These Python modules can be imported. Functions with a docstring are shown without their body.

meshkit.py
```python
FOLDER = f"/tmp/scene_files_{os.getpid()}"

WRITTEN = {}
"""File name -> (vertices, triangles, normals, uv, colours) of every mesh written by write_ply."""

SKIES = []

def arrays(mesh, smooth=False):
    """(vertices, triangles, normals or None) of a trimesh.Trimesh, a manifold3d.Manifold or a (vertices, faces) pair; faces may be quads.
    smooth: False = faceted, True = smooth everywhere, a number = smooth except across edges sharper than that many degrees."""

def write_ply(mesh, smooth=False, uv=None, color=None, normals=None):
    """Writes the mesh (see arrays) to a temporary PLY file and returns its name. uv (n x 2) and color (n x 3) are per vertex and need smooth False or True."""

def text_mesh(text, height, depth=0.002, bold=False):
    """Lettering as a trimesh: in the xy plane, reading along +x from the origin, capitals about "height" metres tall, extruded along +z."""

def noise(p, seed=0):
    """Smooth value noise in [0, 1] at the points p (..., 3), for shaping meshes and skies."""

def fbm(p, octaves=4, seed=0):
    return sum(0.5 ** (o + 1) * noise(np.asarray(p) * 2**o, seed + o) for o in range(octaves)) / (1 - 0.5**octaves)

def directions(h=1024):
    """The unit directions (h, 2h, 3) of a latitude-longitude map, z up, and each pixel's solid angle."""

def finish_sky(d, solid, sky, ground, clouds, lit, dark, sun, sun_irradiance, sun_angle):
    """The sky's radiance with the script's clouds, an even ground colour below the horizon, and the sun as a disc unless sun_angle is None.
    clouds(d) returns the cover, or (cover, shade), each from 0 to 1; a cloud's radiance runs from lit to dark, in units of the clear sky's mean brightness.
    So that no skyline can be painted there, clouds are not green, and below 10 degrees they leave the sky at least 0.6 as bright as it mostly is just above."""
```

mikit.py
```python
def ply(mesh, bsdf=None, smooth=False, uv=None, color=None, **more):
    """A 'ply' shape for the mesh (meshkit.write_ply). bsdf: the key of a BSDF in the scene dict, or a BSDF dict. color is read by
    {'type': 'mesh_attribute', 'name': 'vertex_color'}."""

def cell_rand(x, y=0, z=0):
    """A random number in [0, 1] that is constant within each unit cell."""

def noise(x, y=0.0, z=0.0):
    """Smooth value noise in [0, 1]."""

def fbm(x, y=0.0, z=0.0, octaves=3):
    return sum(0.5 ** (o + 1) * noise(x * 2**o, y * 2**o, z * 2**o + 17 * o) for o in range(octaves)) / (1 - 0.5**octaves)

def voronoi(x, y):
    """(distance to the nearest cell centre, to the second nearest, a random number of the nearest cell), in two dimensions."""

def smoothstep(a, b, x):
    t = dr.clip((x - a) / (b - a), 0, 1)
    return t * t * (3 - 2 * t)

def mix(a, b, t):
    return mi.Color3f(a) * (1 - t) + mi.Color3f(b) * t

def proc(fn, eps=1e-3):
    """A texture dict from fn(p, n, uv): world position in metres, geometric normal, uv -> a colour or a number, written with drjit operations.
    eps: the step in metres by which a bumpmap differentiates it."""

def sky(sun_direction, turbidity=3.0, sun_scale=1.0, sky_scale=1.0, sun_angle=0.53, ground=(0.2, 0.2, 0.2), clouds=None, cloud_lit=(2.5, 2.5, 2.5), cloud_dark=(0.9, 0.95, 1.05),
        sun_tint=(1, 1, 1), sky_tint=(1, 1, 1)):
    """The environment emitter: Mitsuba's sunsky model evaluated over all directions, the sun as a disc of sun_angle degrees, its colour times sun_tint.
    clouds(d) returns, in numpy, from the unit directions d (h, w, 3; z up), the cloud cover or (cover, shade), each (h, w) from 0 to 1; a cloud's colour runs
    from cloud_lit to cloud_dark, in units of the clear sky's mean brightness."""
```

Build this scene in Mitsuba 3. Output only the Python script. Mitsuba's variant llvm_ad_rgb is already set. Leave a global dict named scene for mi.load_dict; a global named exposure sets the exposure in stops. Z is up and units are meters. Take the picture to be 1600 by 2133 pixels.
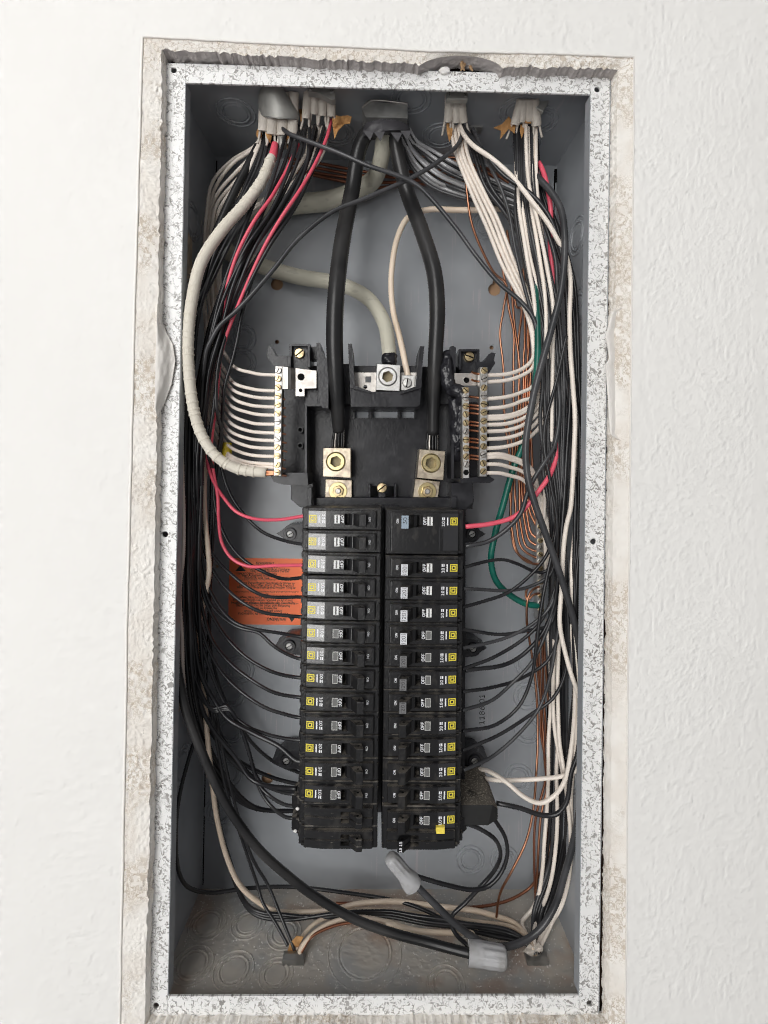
import math, random
import numpy as np, trimesh, manifold3d as m3, mitsuba as mi, drjit as dr
import mikit, meshkit
from mikit import proc, noise, fbm, smoothstep, mix, voronoi
from shapely.geometry import Polygon, Point, box as sbox, LineString
from shapely import affinity

# ------------------------------------------------------------------ camera, light, exposure
scene, labels = {'type': 'scene'}, {}
rng = np.random.default_rng(7)
FPX, W0, H0 = 1000.0, 1600.0, 2133.0
CAM = np.array([0.01614, -0.38907, 0.05586]); PITCH, YAW, ROLL = -0.00763, -0.00577, 0.01607
CAM = np.array([-0.00577, -0.38907, 0.05586]); RV = np.array([-0.00763, 0.01607, 0.01614]); PPY = -95.365
def rotvec(v):
    a = np.linalg.norm(v); k = v / a
    K = np.array([[0, -k[2], k[1]], [k[2], 0, -k[0]], [-k[1], k[0], 0]])
    return np.eye(3) + math.sin(a) * K + (1 - math.cos(a)) * K @ K
RM = rotvec(RV)
T = mi.ScalarTransform4f
scene['camera'] = {'type': 'perspective', 'fov': 2 * math.degrees(math.atan(800 / FPX)), 'fov_axis': 'x', 'near_clip': 0.01, 'far_clip': 30.0,
                   'principal_point_offset_y': -PPY / H0,
                   'to_world': T().look_at(origin=CAM.tolist(), target=(CAM + RM.T @ [0, 1, 0]).tolist(), up=(RM.T @ [0, 0, 1]).tolist())}
exposure = 0.1
scene['room_light'] = {'type': 'constant', 'radiance': {'type': 'rgb', 'value': [0.18, 0.18, 0.185]}}
_w = T().translate([-0.95, -2.1, 0.62]) @ T().rotate([0, 0, 1], -18) @ T().rotate([1, 0, 0], -90) @ T().scale([0.66, 1.6, 1.0])
scene['window'] = {'type': 'rectangle', 'to_world': _w, 'emitter': {'type': 'area', 'radiance': {'type': 'rgb', 'value': [4.75, 4.70, 4.60]}}}
labels['window'] = {'label': 'wide bright window across the room from the panel', 'kind': 'structure'}

# ------------------------------------------------------------------ helpers
def P(x, y, d):
    """The point whose distance behind the front frame is d mm, on the sight line of photo position x, y."""
    v = RM.T @ np.array([(x - 800) / FPX, 1, -(y - H0 / 2 - PPY) / FPX])
    return CAM + v * ((d / 1000 - CAM[1]) / v[1])
def numbered(name):
    if not any(k == name or k.startswith(name + '__') for k in list(scene) + list(labels)): return name
    i = 1
    while any(k == f'{name}_{i:03d}' or k.startswith(f'{name}_{i:03d}__') for k in list(scene) + list(labels)): i += 1
    return f'{name}_{i:03d}'
_count = {}
def fresh(name):
    """name, then name_001, ... (fast: one counter for each full name)"""
    n = _count.get(name, 0); _count[name] = n + 1
    return name if n == 0 else f'{name}_{n:03d}'
def thing(name, label, cat, group=None):
    k = fresh(name); labels[k] = {'label': label, 'category': cat}
    if group: labels[k]['group'] = group
    return k
def put(name, shape, parent=None, label=None, kind=None):
    k = fresh((parent + '__' if parent else '') + name)
    scene[k] = shape
    if label or kind:
        labels[k] = {}
        if label: labels[k]['label'] = label
        if kind: labels[k]['kind'] = kind
    return k
def obj(name, mesh, bsdf, parent=None, smooth=False, label=None, kind=None, to=None, **kw):
    s = mikit.ply(mesh, bsdf, smooth=smooth, **kw)
    if to is not None: s['to_world'] = T(np.asarray(to, float).tolist())
    return put(name, s, parent, label, kind)
def cat_(ms): return trimesh.util.concatenate(ms)
def tm(man):
    m = man.to_mesh(); return trimesh.Trimesh(m.vert_properties[:, :3], m.tri_verts, process=False)
def mf(t):
    t = t.copy(); t.merge_vertices()
    return m3.Manifold(m3.Mesh(np.asarray(t.vertices, np.float32), np.asarray(t.faces, np.uint32)))
def hull(pts): return trimesh.Trimesh(np.asarray(pts, float)).convex_hull if False else trimesh.convex.convex_hull(np.asarray(pts, float))
def cb(u0, u1, v0, v1, n0, n1, c=0.3):
    """a block with chamfered edges"""
    p = []
    for a in (0, 1, 2):
        for su in (0, 1):
            for sv in (0, 1):
                for sn in (0, 1):
                    i = [c, c, c]; i[a] = 0
                    p.append((u0 + i[0] if su == 0 else u1 - i[0], v0 + i[1] if sv == 0 else v1 - i[1], n0 + i[2] if sn == 0 else n1 - i[2]))
    return hull(p)
def plate(poly, d0, d1, c=0.4):
    """px polygon (or shapely polygon already in metres x,z) extruded from depth d0 (front, mm) to d1 (back, mm); convex ones get a chamfer"""
    if not isinstance(poly, Polygon): poly = Polygon([P(x, y, d0)[[0, 2]] for x, y in poly])
    if not poly.is_valid: poly = poly.buffer(0)
    if c and not poly.interiors and poly.convex_hull.area < poly.area * 1.002:
        q = poly.buffer(-c / 1000, join_style=2)
        if not q.is_empty:
            pts = [(x, d0 / 1000, z) for x, z in q.exterior.coords] + [(x, y / 1000, z) for x, z in poly.exterior.coords for y in (d0 + c, d1)]
            return hull(pts)
    m = trimesh.creation.extrude_polygon(poly, (d1 - d0) / 1000, engine='earcut')
    v = np.array(m.vertices); m = trimesh.Trimesh(np.stack([v[:, 0], v[:, 2] + d0 / 1000, v[:, 1]], 1), m.faces[:, ::-1], process=False)
    return m
def rect(x0, y0, x1, y1): return [(x0, y0), (x1, y0), (x1, y1), (x0, y1)]
def disc(x, y, d0, d1, r, n=28, c=0.25):
    """cylinder with its axis straight into the wall; r in mm"""
    o = P(x, y, d0); a = np.linspace(0, 2 * math.pi, n, endpoint=False)
    return hull([(o[0] + (r - c) / 1000 * math.cos(t), d0 / 1000, o[2] + (r - c) / 1000 * math.sin(t)) for t in a] +
                [(o[0] + r / 1000 * math.cos(t), y2 / 1000, o[2] + r / 1000 * math.sin(t)) for t in a for y2 in (d0 + c, d1)])
def spline(p, step=0.004):
    p = np.asarray(p, float)
    if len(p) == 2: return np.array([p[0] + (p[1] - p[0]) * t for t in np.linspace(0, 1, 4)])
    q = np.vstack([2 * p[0] - p[1], p, 2 * p[-1] - p[-2]]); out = []
    for i in range(1, len(q) - 2):
        p0, p1, p2, p3 = q[i - 1:i + 3]
        t1 = max(np.linalg.norm(p1 - p0), 1e-6) ** .5; t2 = t1 + max(np.linalg.norm(p2 - p1), 1e-6) ** .5; t3 = t2 + max(np.linalg.norm(p3 - p2), 1e-6) ** .5
        n = max(2, int(np.linalg.norm(p2 - p1) / step))
        for t in np.linspace(t1, t2, n, endpoint=False):
            a1 = p0 * (t1 - t) / t1 + p1 * t / t1; a2 = p1 * (t2 - t) / (t2 - t1) + p2 * (t - t1) / (t2 - t1); a3 = p2 * (t3 - t) / (t3 - t2) + p3 * (t - t2) / (t3 - t2)
            b1 = a1 * (t2 - t) / t2 + a2 * t / t2; b2 = a2 * (t3 - t) / (t3 - t1) + a3 * (t - t1) / (t3 - t1)
            out.append(b1 * (t2 - t) / (t2 - t1) + b2 * (t - t1) / (t2 - t1))
    return np.array(out + [q[-2]])
def sweep(c, r, sides=10):
    """tube along the points c; r one radius or one for each point (metres)"""
    c = np.asarray(c); n = len(c); r = np.broadcast_to(r, n)
    t = np.gradient(c, axis=0); t /= np.linalg.norm(t, axis=1, keepdims=True)
    u = np.cross(t[0], [0.3, 0.9, 0.2]); u /= np.linalg.norm(u); V = []
    a = np.linspace(0, 2 * math.pi, sides, endpoint=False)
    for i in range(n):
        u = u - t[i] * (u @ t[i]); u /= np.linalg.norm(u); w = np.cross(t[i], u)
        V.append(c[i] + r[i] * (np.cos(a)[:, None] * u + np.sin(a)[:, None] * w))
    V = np.vstack(V + [c[:1], c[-1:]]); F = []
    k = np.arange(sides); k2 = (k + 1) % sides
    for i in range(n - 1):
        F.append(np.stack([i * sides + k, i * sides + k2, (i + 1) * sides + k2], 1)); F.append(np.stack([i * sides + k, (i + 1) * sides + k2, (i + 1) * sides + k], 1))
    F.append(np.stack([np.full(sides, n * sides), k2, k], 1)); F.append(np.stack([np.full(sides, n * sides + 1), (n - 1) * sides + k, (n - 1) * sides + k2], 1))
    return trimesh.Trimesh(V, np.vstack(F), process=False)
def px3(pts): return np.array([P(*p) for p in pts])
def tube(pts, r, sides=10, wob=0.0, step=0.004):
    """px points (x, y, depth mm) -> tube, radius r mm (one, or one for each point)"""
    p = px3(pts); c = spline(p, step)
    if np.ndim(r):
        s = np.concatenate([[0], np.cumsum(np.linalg.norm(np.diff(p, axis=0), axis=1))]); s2 = np.concatenate([[0], np.cumsum(np.linalg.norm(np.diff(c, axis=0), axis=1))])
        r = np.interp(s2 / s2[-1], s / s[-1], r)
    r = np.asarray(r) / 1000
    if wob:
        s = np.arange(len(c)); o = rng.uniform(0, 50, 3)
        w = np.stack([meshkit.noise(np.stack([s * .13 + k * 9.1 + o[0], s * 0 + o[1], s * 0], 1)) - .5 for k in range(3)], 1)
        fade = np.minimum(1, np.minimum(s, s[::-1]) / 5.0)[:, None]
        c = c + w * wob / 1000 * 2 * fade
    return sweep(c, r, sides)
def lathe(prof, n=32):
    """profile (r, h) in metres about the z axis"""
    return trimesh.creation.revolve(np.asarray(prof), sections=n)

# ------------------------------------------------------------------ materials
def bs(name, d): scene[name] = {'type': 'twosided', 'bsdf': d} if d['type'] not in ('dielectric', 'thindielectric') else d
def pr(c, rough=.5, metal=0., spec=.5, **k):
    col = {'type': 'rgb', 'value': list(c)} if isinstance(c, (tuple, list)) else c
    d = {'type': 'principled', 'base_color': col, 'roughness': rough, 'metallic': metal, **k}
    if not metal: d['specular'] = spec
    return d
def bump(d, fn, scale, eps=4e-4): return {'type': 'bumpmap', 'arbitrary': proc(fn, eps), 'scale': scale, 'bsdf': d}

bs('wall_paint', bump(pr(proc(lambda p, n, uv: mix((.80, .79, .765), (.845, .835, .81), fbm(p.x * 9, p.z * 9, p.y * 9, 3))), .55, 0, .35),
                      lambda p, n, uv: fbm(p.x * 430, p.z * 430, p.y * 430, 2) + .25 * noise(p.x * 220, p.z * 220, 3.1), .00102))
def plaster_col(p, n, uv):
    big = fbm(p.x * 26, p.z * 26, p.y * 26, 3); f = fbm(p.x * 420 + 3, p.z * 420, p.y * 420, 3)
    side = smoothstep(.05, .19, dr.abs(p.x)) ; top = smoothstep(.36, .375, p.z) ; amt = dr.maximum(smoothstep(.40, .60, big), .85 * top)
    fleck = smoothstep(.05, .0, dr.abs(f - .5)) * amt + .7 * smoothstep(.58, .64, f) * smoothstep(.38, .6, big)
    c = mix((.88, .85, .80), (.83, .785, .725), smoothstep(.3, .7, fbm(p.x * 60, p.z * 60, 5., 3)))
    return mix(c, (.42, .32, .21), dr.clip(fleck * .8, 0, 1))
bs('plaster', bump(pr(proc(plaster_col), .85, 0, .2), lambda p, n, uv: fbm(p.x * 520, p.z * 520, p.y * 520, 3), .002))
bs('paint_edge', pr((.78, .75, .71), .6, 0, .3))
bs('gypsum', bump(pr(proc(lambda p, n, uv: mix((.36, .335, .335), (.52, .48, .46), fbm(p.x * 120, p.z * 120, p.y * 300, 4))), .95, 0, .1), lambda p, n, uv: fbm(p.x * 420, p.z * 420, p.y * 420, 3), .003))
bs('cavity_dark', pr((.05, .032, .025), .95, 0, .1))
bs('splinter', pr((.42, .27, .15), .8, 0, .2))
def enamel(p, n, uv):
    x, z = p.x * 1000, p.z * 1000
    wx = noise(x * .30, z * .30, 7.) * 2.0 + noise(x * .8, z * .8, 27.) * .5; wz = noise(x * .30, z * .30, 17.) * 2.0 + noise(x * .8, z * .8, 37.) * .5
    a = noise(x * .50 + wx, z * .50 + wz, 1.); b = fbm(x * .07, z * .07, 4., 3); c = noise(x * .55, z * .55, 51.)
    line = smoothstep(.105, .045, dr.abs(a - .5)) * smoothstep(.30, .42, c) + .9 * smoothstep(.80, .84, a)
    amt = smoothstep(.15, .31, b)
    g = fbm(x * .05 + 9, z * .05, 2., 2)
    return mix((.80, .80, .79), mix((.215, .205, .195), (.36, .35, .335), g), dr.clip(line * amt, 0, 1))
bs('speckled_enamel', pr(proc(enamel), .35, 0, .5))
def gray_paint(p, n, uv):
    s = fbm(p.x * 30, p.z * 30, p.y * 30, 3); sc = smoothstep(.70, .74, fbm(p.x * 700, p.z * 25, p.y * 50, 2)) * smoothstep(.5, .7, fbm(p.x * 14, p.z * 14, 2., 2))
    return mix(mix((.275, .293, .315), (.355, .372, .392), s), (.52, .43, .44), sc * .35)
bs('gray_paint', pr(proc(gray_paint), .33, 0, .5))
def dust_paint(p, n, uv):
    s = fbm(p.x * 38, p.y * 38, 1.3, 4); rust = smoothstep(.5, .64, fbm(p.x * 17 + 4.3, p.y * 22, 9., 4)); d = smoothstep(.30, .55, s)
    c = mix((.44, .44, .43), mix((.56, .515, .45), (.50, .47, .43), fbm(p.x * 90, p.y * 90, 2., 3)), d * .9)
    c = mix(c, (.45, .28, .19), rust * .5)
    return mix(c, (.55, .52, .47), smoothstep(.80, .86, noise(p.x * 800, p.y * 800, 5.)) * .6)
bs('dusty_floor', bump(pr(proc(dust_paint), .9, 0, .15), lambda p, n, uv: fbm(p.x * 340, p.y * 340, 1., 3), .0011))
def plastic_col(p, n, uv):
    up = smoothstep(.25, .8, n.z); g = fbm(p.x * 210, p.z * 120, p.y * 210, 3)
    lo = smoothstep(-.02, -.30, p.z)
    dust = up * (.25 + .75 * lo) * smoothstep(.25, .7, g) + .10 * smoothstep(.55, .75, g)
    return mix((.012, .012, .013), (.20, .18, .155), dust * .9)
bs('breaker_plastic', bump(pr(proc(plastic_col), .30, 0, .45), lambda p, n, uv: fbm(p.x * 900, p.z * 900, p.y * 900, 2), .00012))
bs('base_plastic', bump(pr(proc(lambda p, n, uv: mix((.013, .013, .016), (.028, .028, .032), smoothstep(.4, .75, fbm(p.x * 90, p.z * 90, p.y * 90, 4)))), .30, 0, .45), lambda p, n, uv: fbm(p.x * 700, p.z * 700, p.y * 700, 2), .00015))
def heavy_dust(p, n, uv):
    sp = smoothstep(.62, .74, noise(p.x * 900, p.y * 900, p.z * 900)); up = smoothstep(.1, .6, n.z); f = fbm(p.x * 130, p.y * 130, p.z * 130, 3)
    return mix(mix((.02, .02, .02), (.135, .12, .10), up * smoothstep(.15, .6, f)), (.42, .38, .32), sp * up * .45)
bs('dusty_plastic', pr(proc(heavy_dust), .6, 0, .3))
bs('gloss_black', pr((.010, .010, .011), .16, 0, .5))
bs('label_film', pr((.014, .014, .016), .14, 0, 1.0, clearcoat=1.0, clearcoat_gloss=.92))
bs('black_hole', pr((.006, .006, .006), .9, 0, .1))
bs('print_white', pr((.80, .80, .82), .45)); bs('print_yellow', pr((.72, .60, .06), .4)); bs('print_brown', pr((.05, .032, .012), .4)); bs('print_black', pr((.02, .018, .018), .6))
bs('window_frame', pr((.55, .55, .53), .25)); bs('window_pane', pr((.16, .16, .155), .12, 0, 1.0))
bs('white_window', pr((.80, .80, .80), .35)); bs('silver_label', pr((.62, .63, .66), .3, 0, .5)); bs('dull_label', pr((.15, .15, .155), .4)); bs('blue_label', pr((.30, .37, .44), .28))
def metal_grime(a, b, s=140):
    return proc(lambda p, n, uv: mix(a, b, smoothstep(.35, .7, fbm(p.x * s, p.z * s, p.y * s, 4))))
bs('aluminium', pr(metal_grime((.66, .655, .64), (.54, .53, .51), 220), .42, 1.)); bs('tin_plate', pr(metal_grime((.62, .59, .55), (.46, .43, .40)), .36, 1.))
bs('brass', pr(metal_grime((.72, .58, .34), (.52, .40, .23), 300), .33, 1.)); bs('zinc', pr(metal_grime((.62, .54, .42), (.36, .30, .24), 210), .38, 1.)); bs('gold_zinc', pr((.70, .58, .31), .30, 1.))
bs('steel_dark', pr(metal_grime((.42, .42, .41), (.28, .28, .27), 90), .45, .8)); bs('clamp_metal', pr(metal_grime((.40, .395, .37), (.31, .31, .295), 80), .5, .5))
bs('hex_dark', pr((.20, .17, .11), .5, 1.))
bs('copper', pr(metal_grime((.64, .31, .19), (.46, .20, .11), 60), .36, 1.)); bs('copper_dark', pr((.30, .12, .07), .45, .85))
def ins(c, d=None, f=45): return proc(lambda p, n, uv: mix(c, d or tuple(v * .8 for v in c), smoothstep(.35, .7, fbm(p.x * f, p.z * f, p.y * f, 3))))
bs('black_insulation', pr(ins((.013, .013, .015), (.028, .028, .030)), .27, 0, .5)); bs('gray_insulation', pr(ins((.036, .037, .040), (.062, .062, .066)), .32, 0, .5))
bs('silver_insulation', pr((.44, .44, .45), .24, .0, .6, clearcoat=.6)); bs('cable_rubber', pr(ins((.016, .016, .017), (.036, .035, .035), 30), .32, 0, .45))
bs('white_insulation', pr(ins((.85, .77, .69), (.78, .70, .62)), .4)); bs('tan_insulation', pr(ins((.78, .65, .52), (.70, .57, .44)), .4)); bs('mauve_insulation', pr(ins((.52, .44, .39), (.46, .385, .34)), .45))
bs('red_insulation', pr(ins((.78, .115, .165), (.70, .09, .14)), .35)); bs('green_insulation', pr(ins((.006, .085, .062), (.010, .12, .09)), .3))
def cloth_tape(p, n, uv): return mix((.73, .69, .60), (.67, .62, .53), fbm(p.x * 60, p.z * 60, p.y * 60, 3))
bs('white_tape', pr(proc(cloth_tape), .55, 0, .3))
def old_cable(p, n, uv):
    f = fbm(p.x * 70, p.z * 70, p.y * 70, 3); st = smoothstep(.66, .72, fbm(p.x * 110, p.z * 300, p.y * 110 + 3, 3))
    return mix(mix((.56, .54, .45), (.48, .46, .375), f), (.16, .15, .12), st * .18)
bs('gray_cable', pr(proc(old_cable), .5, 0, .35)); bs('jacket', pr(ins((.60, .55, .49), (.50, .455, .40), 90), .5)); bs('kraft_paper', pr(ins((.55, .30, .12), (.42, .22, .09), 120), .85, 0, .15))
bs('tape_black', bump(pr((.018, .018, .022), .26, 0, .5), lambda p, n, uv: fbm(p.x * 160, p.z * 160, p.y * 160, 3), .004)); bs('tape_dull', pr((.052, .05, .056), .42))
bs('nut_gray', pr(ins((.41, .41, .42), (.31, .305, .30), 110), .4)); bs('nut_yellow', pr((.62, .47, .03), .35)); bs('switch_yellow', pr((.85, .68, .10), .35))
bs('sticker_orange', pr(ins((.96, .19, .065), (.97, .225, .08), 40), .5)); bs('sticker_tan', pr(ins((.46, .37, .27), (.34, .28, .21), 160), .55)); bs('board_tan', pr(ins((.50, .31, .18), (.44, .27, .16), 60), .8))
bs('crumb_white', pr((.78, .76, .74), .9))

# ------------------------------------------------------------------ the wall and the cut opening
WD = -12.0
HW, HH, HD, FL = 0.181, 0.38244, 0.11624, 0.0155
def polyline(pts, n):
    p = np.array(pts, float); s = np.concatenate([[0], np.cumsum(np.linalg.norm(np.diff(p, axis=0), axis=1))]); t = np.linspace(0, s[-1], n)
    return np.stack([np.interp(t, s, p[:, k]) for k in range(2)], 1)
def wavy(a, amp, freq, seed):
    n = len(a); s = np.arange(n) * freq
    o = meshkit.fbm(np.stack([s, s * 0 + seed * 7.7, s * 0], 1), 4, seed) - .5
    t = np.gradient(a, axis=0); t /= np.linalg.norm(t, axis=1, keepdims=True)
    return a + np.stack([-t[:, 1], t[:, 0]], 1) * (o * amp * 2)[:, None]
N_ = 260
OUT = {'top': [(297, 76), (560, 90), (900, 106), (1150, 112), (1321, 118)], 'right': [(1321, 118), (1316, 700), (1309, 1300), (1303, 2185)], 'bottom': [(1303, 2185), (248, 2185)], 'left': [(248, 2185), (258, 1700), (265, 1300), (282, 600), (297, 76)]}
INN = {'top': [(337, 103), (600, 119), (820, 131), (1060, 138), (1287, 146)], 'right': [(1287, 146), (1277, 1095), (1269, 2142)], 'bottom': [(1269, 2142), (301, 2142)], 'left': [(301, 2142), (312, 1700), (323, 1095), (337, 103)]}
outer = {k: wavy(polyline(v, N_), 1.6, .12, i + 1) for i, (k, v) in enumerate(OUT.items())}
amps = {'top': 6.5, 'right': 2.2, 'bottom': 7.0, 'left': 2.6}
inner = {k: wavy(polyline(v, N_), amps[k], .42, i + 11) for i, (k, v) in enumerate(INN.items())}
ks = ['top', 'right', 'bottom', 'left']
for k, a_ in (('top', .9), ('right', .8), ('bottom', 1.0), ('left', .9)): inner[k] = inner[k] + rng.normal(0, a_, inner[k].shape) * (.4 + .9 * (meshkit.noise(np.stack([np.arange(N_) * .06, np.zeros(N_), np.zeros(N_) + 3], 1)) > .5))[:, None] * np.array([.3, 1] if k in ('top', 'bottom') else [1, .3])
for g in (outer, inner):
    for i, k in enumerate(ks): g[ks[(i + 1) % 4]][0] = g[k][-1]
# the broken-out half-moon above the frame
mask = (inner['top'][:, 0] > 872) & (inner['top'][:, 0] < 1052)
xs = inner['top'][mask, 0]; inner['top'][mask, 1] = 143 - 27 * np.clip(1 - ((xs - 958) / 88) ** 2, 0, 1) ** .6
ring = np.vstack([outer[k][:-1] for k in ks])
hole = Polygon([P(x, y, WD)[[0, 2]] for x, y in ring])
wall_poly = Polygon([(-1.5, -1.3), (1.5, -1.3), (1.5, 1.3), (-1.5, 1.3)], [list(hole.exterior.coords)])
obj('wall', plate(wall_poly, WD, WD + 1.0, 0), 'wall_paint', kind='structure', label='white textured wall around the open panel')
def strip(a, b, da, db, rows=6, amp=0.5, seed=3):
    """ruled strip between the px lines a (depth da) and b (depth db), roughened"""
    A = np.array([P(x, y, da) for x, y in a]); B = np.array([P(x, y, db) for x, y in b]); V = []
    for i in range(rows + 1):
        t = i / rows; q = A * (1 - t) + B * t
        if 0 < i < rows: q = q + np.array([0, 1, 0]) * ((meshkit.fbm(q * 130, 3, seed) - .5) * amp * 2e-3)[:, None]
        V.append(q)
    n = len(a); V = np.vstack(V); F = []
    for i in range(rows):
        k = np.arange(n - 1) + i * n
        F += [np.stack([k, k + n, k + 1], 1), np.stack([k + 1, k + n, k + n + 1], 1)]
    return trimesh.Trimesh(V, np.vstack(F), process=False)
for i, k in enumerate(ks):
    obj('plaster_edge', strip(outer[k], inner[k], WD + .2, WD + 3, 7, .7, 5 + i), 'plaster', 'wall', smooth=True, label=f'bare beige plaster edge along the {k} of the opening')
    obj('cut_return', strip(inner[k], inner[k] + (np.array([640, 1000]) - inner[k]) * 0, WD + 3, WD + 3.1, 1, 0, 1), 'plaster', 'wall') if False else None
    A = np.array([P(x, y, WD + 3) for x, y in inner[k]]); V = []
    for t in np.linspace(0, 1, 6):
        q = A.copy(); q[:, 1] += t * .0125; q += (meshkit.fbm(q * 240, 3, 9)[:, None] - .5) * np.array([1, 0, 1]) * .0022 * (t > 0); V.append(q)
    V = np.vstack(V); F = []
    for r_ in range(5):
        kk = np.arange(N_ - 1) + r_ * N_; F += [np.stack([kk, kk + N_, kk + 1], 1), np.stack([kk + 1, kk + N_, kk + N_ + 1], 1)]
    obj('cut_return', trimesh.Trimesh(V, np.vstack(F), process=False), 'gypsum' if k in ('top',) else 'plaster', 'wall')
    obj('paint_lip', sweep(np.array([P(x, y, WD - .1) for x, y in outer[k]]), .0007, 6), 'paint_edge', 'wall', smooth=True)
# dark hollow behind the opening, seen in the gap round the box
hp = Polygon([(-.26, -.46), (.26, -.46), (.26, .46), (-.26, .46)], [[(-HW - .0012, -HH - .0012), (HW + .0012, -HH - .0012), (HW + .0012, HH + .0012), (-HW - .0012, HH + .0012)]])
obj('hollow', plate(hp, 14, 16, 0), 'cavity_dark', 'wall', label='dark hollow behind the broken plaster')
# half-moon break: gypsum bevel, splinter, crumb
arc = np.array([(870 + 178 * t, 143 - 27 * max(0, 1 - ((870 + 178 * t - 958) / 88) ** 2) ** .6) for t in np.linspace(0, 1, 60)])
arc2 = np.array([(900 + 118 * t, 150 - 15 * max(0, 1 - ((900 + 118 * t - 962) / 62) ** 2) ** .5) for t in np.linspace(0, 1, 60)])
obj('broken_gypsum', strip(arc, arc2, WD + 3, 3, 6, 1.2, 8), 'gypsum', 'wall', smooth=True, label='crumbling half-moon break in the plaster above the frame')
for q in ([(966, 124, -2), (961, 135, -3), (968, 147, -1)], [(972, 126, 0), (965, 138, -2), (960, 147, -1)], [(978, 128, 1), (980, 140, 0), (985, 148, 0)]):
    obj('wood_splinter', tube(q, [.9, 1.5, .5], 5), 'splinter', 'wall')
cr = trimesh.creation.icosphere(2); cr.vertices = cr.vertices * (1 + .5 * (meshkit.noise(cr.vertices * 2.3)[:, None] - .5)) * [.0045, .002, .0026] + P(926, 147, -1.5)
obj('plaster_crumb', cr, 'crumb_white', 'wall', smooth=True)
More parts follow.
